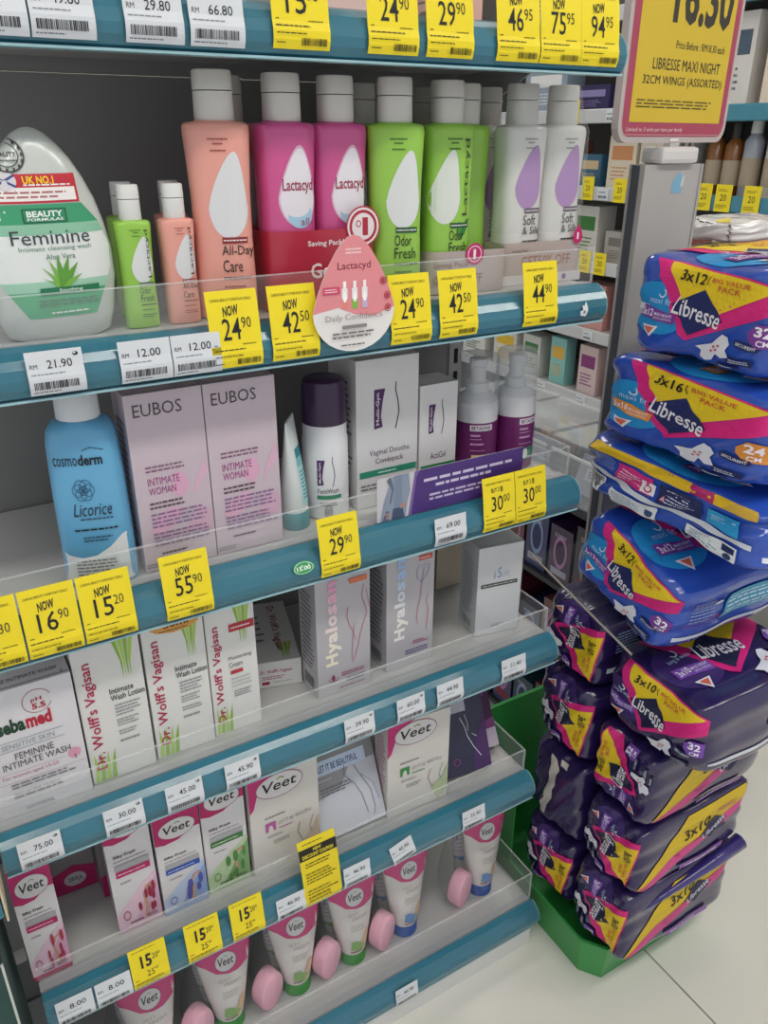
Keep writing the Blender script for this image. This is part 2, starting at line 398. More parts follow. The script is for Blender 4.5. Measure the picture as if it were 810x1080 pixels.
white(5, .2765, '46.90', 'below the first large pink-cornered carton', w=.042); white(5, .378, '46.90', 'beside the tall yellow coupon', w=.042); white(5, .4585, '45.90', 'tilted in the fifth rail', w=.038, ang=-14, v0=.007); white(5, .581, '35.90', 'near the end of the fifth rail', w=.042)
white(6, .466, '46.90', 'on the lowest rail', w=.042)
# coupon with black band
p = Print(.056, .105)
p.bars(12, 93, 70, 3, 1, '6a5e10'); p.rect(0, 74, 100, 15, '17160f'); p.text('NEW', 38, 83, 22, 4, 'e8d528', .03); p.text('DISCOUNT COUPON', 8, 76, 82, 5, 'e8d528', .03)
p.bars(12, 62, 76, 8, 2, '6a5e10'); p.bars(10, 38, 80, 18, 4, '7a6d14'); p.bars(10, 10, 82, 20, 4, '7a6d14')
price_tag(5, .3245, .056, .105, .004, mat('e9d21d', .45), p, 'tall yellow coupon with a black band on the fifth rail', None)
# round green sticker and torn mark on the rails
st = thing('rail_sticker', 'small green oval price sticker on the third rail', 'sticker', (.318, 0, .905))
p = Print(.026, .015).ell(50, 50, 50, 46, '2f9a57').ell(50, 50, 45, 40, 'dff0e2').ell(50, 50, 42, 37, '2f9a57').text('15.00', 18, 34, 64, 32, 'eef7ee', .03)
p.build('sticker_face', st, lambda u, v, o: (u-.013, rail_y(.018+v)-.0028-o, v), grid=.004)
st = thing('torn_label', 'torn scrap of white label stuck on the second rail', 'label', (.697, 0, 1.150))
Print(.016, .018).poly([(20, 10), (75, 0), (90, 40), (70, 100), (50, 70), (30, 78), (38, 45), (10, 40)], 'dfe3e4').poly([(45, 18), (66, 26), (58, 44), (44, 38)], '4d8090').build('scrap', st, lambda u, v, o: (u-.008, rail_y(.009+v)-.0028-o, v), grid=.004)
# ------------------------------------------------------------------ teardrop wobbler
wob = thing('shelf_wobbler', 'pink and white teardrop promotion card with three bottles fixed to the rail', 'sign', (.384, -.012, 1.148))
def drop_pts(cx, y0, w, y1, n=14, lean=0.0):
    """teardrop with its tip up: width w, from y0 to y1; lean moves the tip"""
    h = y1-y0; pts = []
    for i in range(n*2):
        t = -PI/2+2*PI*i/(n*2)   # start at the bottom
        c, s = math.cos(t), math.sin(t)
        if s <= 0: x, y = c*w/2, (s+1)*h*.36
        else:
            y = h*.36+s*h*.64; x = c*w/2*(1-.38*s)
        pts.append((cx+x+lean*max(0, (y-h*.36)/(h*.64))**1.5, y0+y))
    return pts
W, H = .092, .112
P0 = drop_pts(50, 0, 100, 100)
V = [((a/100-.5)*W, s, b/100*H) for s in (0, .0008) for a, b in P0]; n = len(P0)
mesh_obj('card', V, [tuple(range(n))[::-1], tuple(range(n, 2*n))]+[(i, (i+1) % n, n+(i+1) % n, n+i) for i in range(n)], mat('e9e6e4', .4), wob)
p = Print(W, H); p.poly([q for q in P0 if q[1] >= 36]+[(6, 37), (30, 40), (50, 33), (75, 30), (96, 36)], 'e58f95')
p.text('Lactacyd', 30, 70, 40, 8, '7d2634', .01); p.bars(40, 84, 20, 6, 2, 'f4dcdc')
for x, c in ((38, 'e9897e'), (50, '86b94a'), (62, 'cbb4d0')):
    p.rect(x-3.4, 38, 6.8, 18, 'f1eeee'); p.rect(x-3.4, 38, 6.8, 9, c); p.rect(x-1.8, 56, 3.6, 6, 'fbf8f8'); p.poly(drop_pts(x, 44, 4.5, 53), 'ffffff')
p.rect(12, 52, 20, 6, 'd8486e'); p.bars(14, 53, 16, 4, 2, 'f6dde2')
for x, y in ((85, 60), (90, 47), (91, 36)): p.ring(x, y, 4, 3.4, .25, 'b03a48'); p.ell(x, y, 2, 1.8, 'b03a48')
p.text('Daily Confidence', 14, 27, 70, 7, '9a8c8c'); p.rect(34, 21, 30, 3, '8a8484'); p.bars(22, 12, 58, 7, 2, '6d6868'); p.bars(32, 5, 40, 3, 1, '6d6868')
p.build('lettering', wob, lambda u, v, o: (u-W/2, -o, v))
# ------------------------------------------------------------------ shelf two: wash bottles
def bottle_parts(root, off, body_c, s=1.0, capc='d2cfc9', cap_h=.041, sy=1.0):
    S = [(0, .0265, .0185, 3.2), (.002, .0285, .0200, 3.2), (.03, .0288, .0202, 3.2), (.075, .0276, .0195, 3.2), (.115, .0280, .0197, 3.2), (.150, .0296, .0205, 3.2), (.168, .0306, .0210, 3.2), (.1735, .0300, .0203, 3), (.1755, .0275, .0185, 2.8), (.1765, .0190, .0150, 2.4), (.1785, .0175, .0148, 2.4)]
    L = Loft([(z*s, rx*s, ry*s*sy, n) for z, rx, ry, n in S])
    b = L.mesh('body', body_c, root, off)
    z = .1770*s; c0 = cap_h*s
    cap_o = Loft([(z, .0176*s, .0150*s, 2.5), (z+.001*s, .0182*s, .0156*s, 2.5), (z+c0*.58, .0178*s, .0153*s, 2.5)]).mesh('cap', mat(capc, .4), root, off)
    Loft([(z+c0*.60, .0181*s, .0156*s, 2.5), (z+c0*.95, .0176*s, .0152*s, 2.5), (z+c0*.99, .0168*s, .0145*s, 2.5), (z+c0, .0155*s, .0135*s, 2.5)]).mesh('flip_lid', mat(capc, .4), cap_o, off)
    return L
def lacta_print(L, root, off, s, words, dropc, bannerc, inkc, side_text=False, brand=True, strap=True, vert_x=74, drop_x=60, dy=0):
    W, H = .057*s, .176*s
    mp0 = L.mapper(off); mp = lambda u, v, o: mp0(u-W/2, v, o)
    p = Print(W, H).poly(drop_pts(drop_x, 43+dy, 64, 86+dy*.4, lean=14), dropc)
    p.build('teardrop_print', root, mp, grid=.005)
    p = Print(W, H)
    for i, (a, b) in enumerate(((34, 32), (42, 16), (38, 24))): p.bars(a, 92-3.2*i-(1 if i == 0 else 0), b, 1.8, 1, inkc, ragged=0)
    if strap: p.rect(46, 40.5+dy, 42, 3.2, bannerc); p.bars(48, 41.3+dy, 38, 1.6, 1, 'e8e0dd', ragged=0)
    y = 33+dy
    for t in words: p.text(t, 44, y, min(54, 8.2*len(t)), 6.4, '24201f', .0); y -= 7.4
    p.bars(44, y+3.2, 46, 2.4, 1, '24201f', ragged=0); p.bars(44, y-1.5, 40, 2.2, 1, inkc); p.bars(44, y-8, 46, 4, 2, inkc)
    if side_text: p.text('Lactacyd', vert_x, 48, 14, 44, '2b2a2c', .0, rot=90)
    return p.build('lettering', root, mp, grid=.006, base=.0008)
PEACH = mat('e9a294', .38, coat=.25, noise=.02); PINK = mat('cf5290', .3, coat=.4, noise=.04); LIME = mat('96c94c', .36, coat=.25, noise=.03)
PEARL = mat('dcdad4', .32, coat=.4, noise=.02); GRN_D = mat('4fa22c', .4)
T2 = TOP[2]-.001
def wash_bottle(label, x, y, kind, rz=0, s=1.0, group=None, tilt=0, capc='d2cfc9', cap_h=.041):
    t = thing('wash_bottle', label, 'bottle', (x, y, T2), (0, tilt, rz), group)
    c = {'peach': PEACH, 'lime': LIME, 'pink': PINK, 'pearl': PEARL}[kind]
    L = bottle_parts(t, (0, 0, 0), c, s, capc, cap_h)
    if kind == 'peach': lacta_print(L, t, (0, 0, 0), s, ('All-Day', 'Care'), 'dfdfe2', '8d2733', 'a04a44', side_text=s < .9)
    if kind == 'lime': lacta_print(L, t, (0, 0, 0), s, ('Odor', 'Fresh'), 'dfe2e2', '1f5a3c', '2f6a28', side_text=s < .9)
    if kind == 'pearl': lacta_print(L, t, (0, 0, 0), s, ('Soft', '& Silky'), 'b48cc0', '5a4a60', '8a8488')
    if kind == 'pink': lacta_print(L, t, (0, 0, 0), s, ('All-Day',), 'e8dbe4', '8d2733', 'a03a5c')
    return t
wash_bottle('tall peach wash bottle with white teardrop, standing alone in front', .2815, .064, 'peach', rz=-.3)
wash_bottle('peach wash bottle hidden behind the front peach one', .316, .130, 'peach', rz=.1)
wash_bottle('lime green wash bottle with white teardrop, standing without a sleeve', .4735, .062, 'lime', rz=-.32)
wash_bottle('lime green wash bottle hidden behind the unsleeved green one', .492, .170, 'lime', rz=.0)
wash_bottle('small lime green travel bottle with white flip cap', .1925, .058, 'lime', s=.54, capc='e3e3e1', cap_h=.055)
wash_bottle('small peach travel bottle with white flip cap', .233, .058, 'peach', s=.54, capc='e3e3e1', cap_h=.055)
wash_bottle('small lime green travel bottle in the second row', .200, .112, 'lime', s=.54, capc='e3e3e1', cap_h=.055)
wash_bottle('small peach travel bottle in the second row', .246, .112, 'peach', s=.54, capc='e3e3e1', cap_h=.055)
def sleeve(root, x0, x1, y0, y1, h, c, name='sleeve'):
    rx, ry = (x1-x0)/2, (y1-y0)/2; L = Loft([(0.0005, rx, ry, 7, (x0+x1)/2, (y0+y1)/2), (h, rx, ry, 7, (x0+x1)/2, (y0+y1)/2)])
    L.mesh(name, c, root, N=48, caps=False); return lambda u, v, o: (x0+u, y0-o, v)
# pink twin pack
t = thing('twin_pack', 'pink twin pack of wash bottles in a red Saving Pack sleeve', 'bottle pack', (.381, .072, T2))
for i, ox in enumerate((-.0305, .0305)):
    L = bottle_parts(t, (ox, -.004+.006*i, 0), PINK)
    W, H = .057, .176; mp0 = L.mapper((ox, -.004+.006*i, 0)); mp = lambda u, v, o: mp0(u-W/2, v, o)
    p = Print(W, H).poly(drop_pts(58, 47, 72, 89, lean=6), 'ddb4cc').poly(drop_pts(58, 48, 66, 87.5, lean=6), 'e9e4ec').ell(62, 53, 24, 7, 'a9cfe6').ell(56, 58, 26, 6, 'e9e4ec')
    p.build('teardrop_print', t, mp, grid=.005)
    Print(W, H).text('Lactacyd', 30, 64, 58, 8, 'a03252', .012).text('all-', 62, 47.5, 24, 4, '9a3a6a').build('lettering', t, mp, grid=.005, base=.0008)
mp = sleeve(t, -.0605, .0605, -.0285, .024, .079, mat('b3263f', .32, coat=.3))
p = Print(.121, .084); p.text('Saving Pack!', 34, 74, 34, 8, 'ece2e4', .02); p.text('Get', 36, 38, 24, 18, 'ece2e4', .02); p.text('5', 68, 40, 14, 28, 'ece2e4', .02); p.text('0%', 84, 40, 14, 18, 'ece2e4', .02)
p.build('sleeve_lettering', t, mp)
p = Print(.04, .04).ell(50, 50, 50, 50, 'b3263f').ring(50, 50, 46, 46, .12, 'ece2e4').ell(50, 50, 33, 33, 'ece2e4').text('1', 48, 28, 16, 44, 'b3263f', .05).text('O', 28, 48, 16, 18, 'b3263f', .01)
p.build('badge', t, lambda u, v, o: (.024+u, -.029-o, .060+v))
# green twin pack
t = thing('twin_pack', 'lime green twin pack in a pale sleeve with vertical dark lettering', 'bottle pack', (.573, .072, T2), (0, 0, -.10))
for i, (ox, oy) in enumerate(((-.026, 0), (.020, .043))):
    L = bottle_parts(t, (ox, oy, 0), LIME)
    if i == 0:
        lacta_print(L, t, (ox, oy, 0), 1, ('Odor', 'Fresh'), 'dde2dc', '1f5a3c', '2f6a28', side_text=True, vert_x=72, drop_x=34)
        mp0 = L.mapper((ox, oy, 0)); mp = lambda u, v, o: mp0(u-.0285, v, o)
        Print(.057, .176).poly([(68, 33), (80, 37), (92, 46), (82, 45), (72, 39)], '2f7d33').poly([(66, 33), (62, 40), (66, 45), (71, 39)], '3f8f3c').build('leaf_print', t, mp, grid=.005, base=.0008)
mp = sleeve(t, -.057, .050, -.0245, .067, .047, mat('b9aaa6', .35, coat=.3))
p = Print(.107, .047); p.text('Saving Pack', 6, 60, 42, 15, '8a5f58'); p.text('GET 50% OFF', 6, 24, 60, 22, '96756d', .01); p.build('sleeve_lettering', t, mp)
Print(.024, .026).ell(50, 50, 50, 46, 'c2246a').ring(50, 50, 38, 35, .12, 'f0d8e4').text('1', 42, 28, 14, 42, 'f6e8ee', .04).build('badge', t, lambda u, v, o: (-.010+u, -.0252-o, .030+v))
# white and lilac twin pack under film
t = thing('twin_pack', 'white twin pack with lilac teardrops wrapped in clear film', 'bottle pack', (.687, .082, T2), (0, 0, -.03))
for i, ox in enumerate((-.0295, .0295)):
    L = bottle_parts(t, (ox, 0, 0), PEARL)
    lacta_print(L, t, (ox, 0, 0), 1, ('Soft', '& Silky'), 'b28abf', '5a4a60', '8a8488', dy=6, drop_x=52)
mp = sleeve(t, -.0605, .0605, -.0235, .0235, .049, mat('b7a7a2', .35, coat=.3))
p = Print(.121, .049); p.text('Saving Pack', 10, 76, 20, 9, '7d5850'); p.text('GET50% OFF', 22, 42, 62, 26, 'a06a58', .01); p.bars(24, 30, 40, 4, 1, '96756d')
p.rect(0, 0, 100, 24, 'cfc9ca'); p.ell(30, 11, 4, 9, '8a6a9a'); p.ell(30, 11, 2.4, 5, 'cfc9ca'); p.ell(78, 12, 3, 7, '8a6a9a'); p.build('sleeve_lettering', t, mp)
Print(.015, .022).poly(drop_pts(50, 0, 100, 100), 'c2246a').text('1', 40, 24, 18, 36, 'f6e8ee', .04).build('badge', t, lambda u, v, o: (.043+u, -.0242-o, .044+v))
Loft([(.06, .0615, .0245, 5), (.14, .0615, .0250, 5), (.172, .0612, .0250, 4.5), (.182, .058, .021, 3.5), (.200, .054, .0185, 3), (.2185, .050, .0175, 3)]).mesh('film', clear('ffffff', .05, .08, 'shrink_film', 1.3), t, N=40, caps=False)
t = thing('wash_bottle', 'white and lilac wash bottle in the shade behind the film-wrapped pack', 'bottle', (.665, .160, T2))
L = bottle_parts(t, (0, 0, 0), PEARL); lacta_print(L, t, (0, 0, 0), 1, ('Soft', '& Silky'), '9a6ba8', '5a4a60', '8a8488')
t = thing('wash_bottle', 'white and lilac wash bottle peeking out beside the green twin pack', 'bottle', (.600, .205, T2))
L = bottle_parts(t, (0, 0, 0), PEARL); lacta_print(L, t, (0, 0, 0), 1, ('Soft', '& Silky'), '9a6ba8', '5a4a60', '8a8488')
for x, y, c, lb in ((.385, .145, PINK, 'pink wash bottle standing behind the red-sleeved twin pack'), (.345, .205, PINK, 'pink wash bottle at the back behind the peach ones')):
    t = thing('wash_bottle', lb, 'bottle', (x, y, T2)); L = bottle_parts(t, (0, 0, 0), c); lacta_print(L, t, (0, 0, 0), 1, ('All-Day',), 'e8dbe4', '8d2733', 'a03a5c')
# big oval bottle
t = thing('cleanser_bottle', 'large oval frosted bottle with green and white label with aloe plant', 'bottle', (.117, .058, T2), (0, 0, .12))
S = [(0, .040, .019), (.004, .046, .022), (.02, .051, .024), (.05, .0560, .026), (.075, .0555, .026), (.095, .0520, .025), (.115, .0465, .0235), (.132, .039, .021), (.147, .0305, .0175), (.158, .022, .0135), (.166, .0135, .009), (.170, .006, .004), (.171, .001, .001)]
L = Loft([(z, a, b, 2.4) for z, a, b in S]); L.mesh('body', mat('c9cec9', .22, coat=.5, noise=.03), t, N=48)
W, H = .112, .171; mp0 = L.mapper(); mp = lambda u, v, o: mp0(u-W/2, v, o)
p = Print(W, H).poly([(10, 66), (76, 66), (88, 57), (95, 45), (93, 34), (76, 12), (24, 12), (8, 30), (4, 44), (6, 56)], 'e4e8e6')
p.poly([(10, 66), (76, 66), (88, 57), (7, 57)], '3f9d72'); p.poly([(7, 57), (88, 57), (91, 52), (5.4, 52)], '8ec4a8'); p.poly([(12, 25), (86, 25), (76, 12), (24, 12)], '4fae7c'); p.poly([(8, 30), (90, 30), (86, 25), (12, 25)], 'a5d2ba')
p.build('label', t, mp, grid=.005)
p = Print(W, H).rect(11, 66.5, 64, 13, 'c2283a').rect(13, 67.5, 60, 6, 'f1ecea').text('UK NO.1', 36, 75, 22, 3.6, 'f4cf2a', .03).bars(36, 73.8, 34, 1.6, 1, 'f1ecea', ragged=0).bars(15, 68.3, 56, 4, 2, 'b06a6a')
p.ell(24, 76.5, 8, 4.4, 'd8d4da').line([(17, 74), (31, 79)], 1.6, '3a4a8a').line([(17, 79), (31, 74)], 1.6, '3a4a8a')
p.ring(29, 88, 12.5, 8, .1, '4a524e').ring(29, 88, 8.5, 5.6, .08, '4a524e').text('BEAUTY', 22, 87, 14, 2.2, '3a423e', .02).bars(22, 84.6, 14, 1.6, 1, '4a524e')
for a in range(0, 360, 24): p.ell(29+10.6*math.cos(math.radians(a)), 88+6.8*math.sin(math.radians(a)), .9, .9, '3a423e', n=8)
p.build('seal_print', t, mp, grid=.006, base=.0005)
p = Print(W, H).rect(31, 57.5, 32, 6.5, '1d5a42').rect(32, 58, 30, 5.5, '2e8a62').text('BEAUTY', 34, 60.2, 26, 2.8, 'f2f6f2', .03).text('FORMULAS', 34, 58.5, 26, 1.3, 'f2f6f2', .02)
p.text('Feminine', 20, 47.6, 58, 6.6, '3d474c', .0).text('Intimate cleansing wash', 24, 44, 54, 2.8, '5c8a78').text('Aloe Vera', 42, 40.4, 22, 2.6, '4a7a68')
for a, l in ((-62, 15), (-42, 19), (-22, 20), (-4, 22), (16, 21), (36, 20), (58, 16)):
    r = math.radians(a); q = (52+l*1.15*math.sin(r), 26.5+l*.75*math.cos(r)); p.poly([(49+a*.03, 26.5), (52+l*.45*math.sin(r)-2.4, 26.5+l*.40*math.cos(r)), q, (52+l*.5*math.sin(r)+2.4, 26.5+l*.34*math.cos(r)), (54+a*.03, 26.5)], '7db64a' if a % 4 else '5f9e3a')
p.rect(34, 23.5, 46, 3.4, '237a52').text('Soothing', 48, 24.2, 18, 2, 'e8f2ea', .01).bars(32, 17.5, 48, 4, 2, '4f7d66', ragged=.1).bars(40, 13.4, 30, 2, 1, 'e4efe8')
p.build('lettering', t, mp, grid=.006, base=.0007)
# ------------------------------------------------------------------ cartons: builders
def carton(name, label, x0, x1, yf, k, h, d, face, rz=0, tilt=0, group=None, cat='box', side=None, z=None, bevel=.0006, rough=.42):
    """upright carton: front face from x0 to x1 at y = yf on shelf k"""
    w = x1-x0
    t = thing(name, label, cat, ((x0+x1)/2, yf+d/2, (TOP[k]-.0008) if z is None else z), (tilt, 0, rz), group)
    fm = mat(face, rough, coat=.15, noise=.02, nscale=14)
    boxes('body', [(-w/2, w/2, -d/2, d/2, 0, h)], fm, t, bev=bevel)
    sd = side or '6d6a6c'
    q = Print(w, d); q.line([(1, 8), (99, 8)], 1.2, sd); q.line([(8, 8), (8, 20)], 1, sd).line([(92, 8), (92, 20)], 1, sd); q.build('top_flap', t, topf(w, d, h))
    q = Print(d, h); q.bars(14, 20, 70, 66, 16, sd, .35); q.barcode(20, 5, 55, 9, sd); q.build('side_print', t, left(w, d, h))
    t['w'] = w; t['d'] = d; t['h'] = h
    for key in ('w', 'd', 'h'): del t[key]
    return t, w, d, h
def fr(t, p, w, d, h, name='front_print'): return p.build(name, t, front(w, d, h))
# ------------------------------------------------------------------ shelf three
t = thing('lotion_bottle', 'light blue bottle with white wave base and white cap', 'bottle', (.121, .064, TOP[3]-.0008), (0, 0, -.30))
S = [(0, .0335, .025, 3.4), (.003, .0360, .027, 3.4), (.10, .0350, .0265, 3.4), (.150, .0335, .026, 3.2), (.163, .0315, .025, 3), (.170, .0265, .022, 2.6), (.1735, .0205, .0195, 2.2)]
L = Loft(S); L.mesh('body', mat('62a9d2', .34, coat=.3, noise=.03), t, N=44)
Loft([(.1735, .0196, .0190, 2), (.1745, .0206, .0200, 2), (.198, .0200, .0195, 2), (.2, .0190, .0185, 2)]).mesh('cap', mat('d6dade', .4), t)
W, H = .07, .17; mp0 = L.mapper(); mp = lambda u, v, o: mp0(u-W/2, v, o)
p = Print(W, H).poly([(0, 0), (100, 0), (100, 34), (88, 33), (70, 26), (50, 21), (30, 20), (12, 22), (0, 25)], 'd9dcde'); p.build('wave_print', t, mp, grid=.005)
p = Print(W, H).text('cosmo', 12, 78, 32, 5, '1d2c3a').text('derm', 45, 78, 32, 6.4, '16222e', .03).line([(52, 87), (64, 88.5), (80, 86.5)], 1, '16222e')
for a in range(0, 360, 60): p.ring(46+7*math.cos(math.radians(a)), 63+3*math.sin(math.radians(a)), 8, 4, .1, '23506e', 12)
p.ring(46, 63, 6, 3, .14, '23506e', 12); p.text('Licorice', 28, 47, 52, 8, '1b3048', .0, shear=.3); p.bars(36, 44, 44, 2, 1, '23405a', ragged=0)
p.bars(26, 37, 58, 2.6, 1, '16222e', ragged=0); p.bars(36, 30, 40, 4.4, 2, '2a4a62'); p.bars(20, 8, 62, 11, 5, '5b6068', .4); p.build('lettering', t, mp, grid=.006, base=.0008)
for i, (a, b) in enumerate(((.1595, .2375), (.2385, .3165))):
    t, w, d, h = carton('wash_carton', 'tall pink-grey carton with pink brush marks, '+('beside the blue bottle' if i == 0 else 'beside the teal-capped tube'), a, b, .042, 3, .193, .05, 'c6b6c0', group='pair of pink-grey cartons')
    p = Print(w, h); p.poly([(48, 44), (60, 40), (72, 46), (66, 54), (54, 56)], 'd8a6c2').poly([(76, 40), (98, 52), (96, 62), (84, 52), (78, 46)], 'd6aec4').poly([(12, 24), (30, 20), (48, 26), (60, 34), (44, 36), (24, 32)], 'd3a8bf').poly([(60, 20), (96, 18), (98, 30), (80, 34)], 'd0aabf')
    fr(t, p, w, d, h, 'brush_print')
    p = Print(w, h).text('EUBOS', 10, 88, 62, 6.6, '4a3c46', -.004).bars(16, 57, 54, 4.4, 2, '8a5c7a', ragged=.1).text('INTIMATE', 17, 50, 42, 4.2, 'a8478a', 0).text('WOMAN', 17, 44.6, 36, 4.2, 'a8478a', 0)
    p.bars(16, 36, 48, 5, 2, '5c4250', ragged=.2).bars(16, 25, 76, 9.5, 4, '8a6a94', ragged=.1).bars(16, 14, 78, 9, 4, '8a6a94', ragged=.2).bars(24, 8.5, 34, 2.6, 1, '5c4250', ragged=0).bars(2, 2, 34, 3, 2, '8a7a86')
    p.build('lettering', t, front(w, d, h), base=.0006)
# teal-capped tube leaning on the carton
t = thing('cream_tube', 'white and turquoise tube standing on its teal cap beside the pink-grey carton', 'tube', (.3445, .070, TOP[3]-.0005), (0, -.045, .9))
L = Loft([(.022, .0165, .0165, 2), (.05, .0168, .0150, 2), (.09, .0172, .0095, 2), (.125, .0176, .0035, 2.4), (.134, .0178, .0012, 3)]); L.mesh('tube_body', mat('d5dcdc', .3, coat=.3), t, N=32)
Loft([(0, .0165, .0165, 2), (.001, .0172, .0172, 2), (.021, .0172, .0172, 2), (.022, .0165, .0165, 2)]).mesh('cap', mat('2c8690', .35), t)
mp0 = L.mapper(); p = Print(.033, .11).rect(20, 62, 60, 10, '1f7f8c').rect(20, 52, 60, 10, '79bcc0').rect(20, 8, 60, 44, 'a9d6da').bars(26, 14, 46, 34, 8, '3b7f90', .4); p.build('tube_print', t, lambda u, v, o: mp0(u-.0165, .022+v, o), grid=.004)
# foam bottle with aubergine cap
PURP = mat('33163f', .35, coat=.2)
t = thing('foam_bottle', 'white foam bottle with a dark purple cap and small flower-wave logo', 'bottle', (.394, .085, TOP[3]-.0008), (0, 0, -.3))
L = Loft([(0, .0255, .0255, 2), (.002, .0272, .0272, 2), (.098, .0272, .0272, 2), (.101, .0262, .0262, 2), (.117, .0260, .0260, 2)]); L.mesh('body', mat('dcdde0', .35, coat=.2), t, N=44)
Loft([(.1172, .0262, .0262, 2), (.118, .0264, .0264, 2), (.160, .0258, .0258, 2), (.167, .0242, .0242, 2), (.169, .0215, .0215, 2)]).mesh('cap', PURP, t, N=44)
mp0 = L.mapper(); mp = lambda u, v, o: mp0(u-.025, v, o)
def mg_logo(p, x, y, sx, sy, c='4a1d5c'):
    p.poly([(x, y), (x+14*sx, y+1*sy), (x+11*sx, y+10*sy), (x+14*sx, y+22*sy), (x+18*sx, y+32*sy), (x, y+32*sy)], c).text('Multi-Gyn', x+3*sx, y+3*sy, 7*sx, 26*sy, 'e8e2ea', .01, rot=90)
    p.line([(x+36*sx, y+36*sy), (x+35*sx, y+30*sy), (x+39*sx, y+21*sy), (x+41*sx, y+12*sy), (x+38*sx, y+4*sy), (x+35*sx, y-2*sy)], 1.6*sx, '2a1232')
p = Print(.05, .1); mg_logo(p, 22, 45, 1.0, 1.0); p.text('FemiWash', 22, 35, 50, 6, '4a4450').rect(20, 27.5, 58, 5, '3d8a6a').bars(26, 18, 50, 6, 2, '6a6670').ell(46, 11, 10, 10, '8a8890').ell(46, 11, 8, 8, 'b8b6bc').bars(39, 8, 14, 6, 3, '5a5860'); p.build('label_print', t, mp, grid=.004)
for (nm, lb, a, b, h, d, sc_, words) in (('douche_carton', 'tall white carton with purple logo and green band beside the foam bottle', .4275, .5135, .186, .07, 1.0, ('Vaginal Douche', 'Combipack')), ('gel_carton', 'short white carton with purple logo and green band beside the tall one', .5165, .5725, .144, .045, 1.0, ('ActiGel',))):
    t, w, d, h = carton(nm, lb, a, b, .068, 3, h, d, 'd6d5d6', side='55505a')
    p = Print(w, h); mg_logo(p, 28 if h > .15 else 24, 54 if h > .15 else 56, .98, .82)
    if len(words) > 1: p.text(words[0], 20, 35, 66, 5, '6a5470').text(words[1], 30, 29, 46, 4.8, '6a4a60').rect(4, 21.5, 94, 4.4, '2a8a72').bars(34, 22.6, 30, 2, 1, 'd8e8e0', ragged=0).bars(6, 12, 70, 5, 2, '6a6670', .4)
    else: p.text(words[0], 30, 32, 42, 6, '6a4a60').rect(4, 21, 94, 6, '2a7a44').bars(20, 22.6, 60, 2, 1, 'd8e8e0', ragged=0).bars(10, 10, 70, 5, 2, '6a6670', .4)
    fr(t, p, w, d, h)
# pump bottles with clear over-caps
for i, (x, y) in enumerate(((.631, .105), (.692, .100))):
    t = thing('pump_bottle', 'purple-labelled white foam pump bottle under clear cap, '+('next to the short white carton' if i == 0 else 'at the shelf end'), 'bottle', (x, y, TOP[3]-.0008), (0, 0, -.4+.5*i), 'purple pump bottles')
    L = Loft([(0, .027, .027, 2), (.002, .0290, .0290, 2), (.090, .0290, .0290, 2), (.100, .0284, .0284, 2), (.106, .0250, .0250, 2), (.113, .017, .017, 2)]); L.mesh('body', mat('d9dadd', .35, coat=.2), t, N=44)
    Loft([(.002, .0293, .0293, 2), (.076, .0293, .0293, 2)]).mesh('label', mat('6b1f62', .4), t, N=44, caps=False)
    Loft([(.113, .0150, .0150, 2), (.125, .0150, .0150, 2), (.126, .0105, .0105, 2), (.146, .0105, .0105, 2), (.148, .0125, .0125, 2), (.156, .0120, .0120, 2)]).mesh('pump', mat('cfd1d4', .4), t)
    Loft([(.102, .0282, .0282, 2), (.138, .0276, .0276, 2), (.157, .0268, .0268, 2), (.162, .0245, .0245, 2), (.163, .020, .020, 2)]).mesh('over_cap', clear('eef2f4', .24, .06, 'clear_cap', 1.5), t, N=40)
    mp0 = L.mapper(); mp = lambda u, v, o: mp0(u-.025, v, o+.0004)
    p = Print(.05, .08).rect(22, 82, 60, 10, 'e2dce2').text('BETADINE', 26, 84, 52, 6, '4a1f50', .02).bars(24, 71, 28, 6, 1, 'd8b0d8', .5).bars(24, 66, 40, 3, 1, 'c9a4c9').bars(24, 56, 38, 6, 1, 'd8b0d8', .5).bars(24, 46, 40, 3, 1, 'c9a4c9', ragged=0).rect(28, 18, 50, 22, '3f7a66' if i else 'd8c890').ell(44, 29, 9, 9, 'd9e2da').ell(60, 26, 8, 8, '6a9a80'); p.build('lettering', t, mp, grid=.004)
# printed card behind the guard of shelf three
cd = thing('shelf_card', 'printed strip with denim-clad figure on white and purple text panel', 'sign', (.534, .0176, .9305))
boxes('card', [(-.108, .108, -.0004, .0004, 0, .056)], mat('c9c7cc', .4), cd)
p = Print(.216, .056).poly([(22, 0), (100, 0), (100, 100), (27, 100), (25, 86)], '4a2f78').poly([(22, 0), (25, 86), (27, 100), (24, 100), (20, 0)], '7a5fa0')
p.bars(30, 68, 62, 11, 1, 'cfc6e0', .6, .05).bars(38, 53, 40, 11, 1, 'cfc6e0', .6, .05).bars(34, 22, 44, 20, 2, 'c6bada', .5).poly([(76, 4), (86, 4), (88, 20), (78, 20)], '8a7f5a')
p.build('print', cd, lambda u, v, o: (u-.108, -.0004-o, v))
p = Print(.216, .056).poly([(2, 0), (4, 40), (7, 75), (10, 100), (20, 100), (21, 60), (19, 30), (18, 0)], '8a97ab').poly([(6, 92), (9, 70), (7.6, 40), (8.6, 38), (10.4, 72), (8.4, 100)], '5d6a80').poly([(3, 0), (7, 0), (7.5, 22), (5.5, 24)], '54607c').poly([(9, 0), (17.5, 0), (16, 26), (10, 26)], '43506e').poly([(10.4, 28), (16, 28), (15.4, 100), (11, 100)], '7d8aa0').ell(6.2, 16, 1.9, 2.2, 'b98a78').poly([(14.4, 22), (18.6, 28), (18.2, 34), (14.8, 32)], 'b98a78').line([(6, 12), (5.6, 4)], .7, 'b98a78').line([(6.8, 12), (6.8, 4)], .7, 'b98a78')
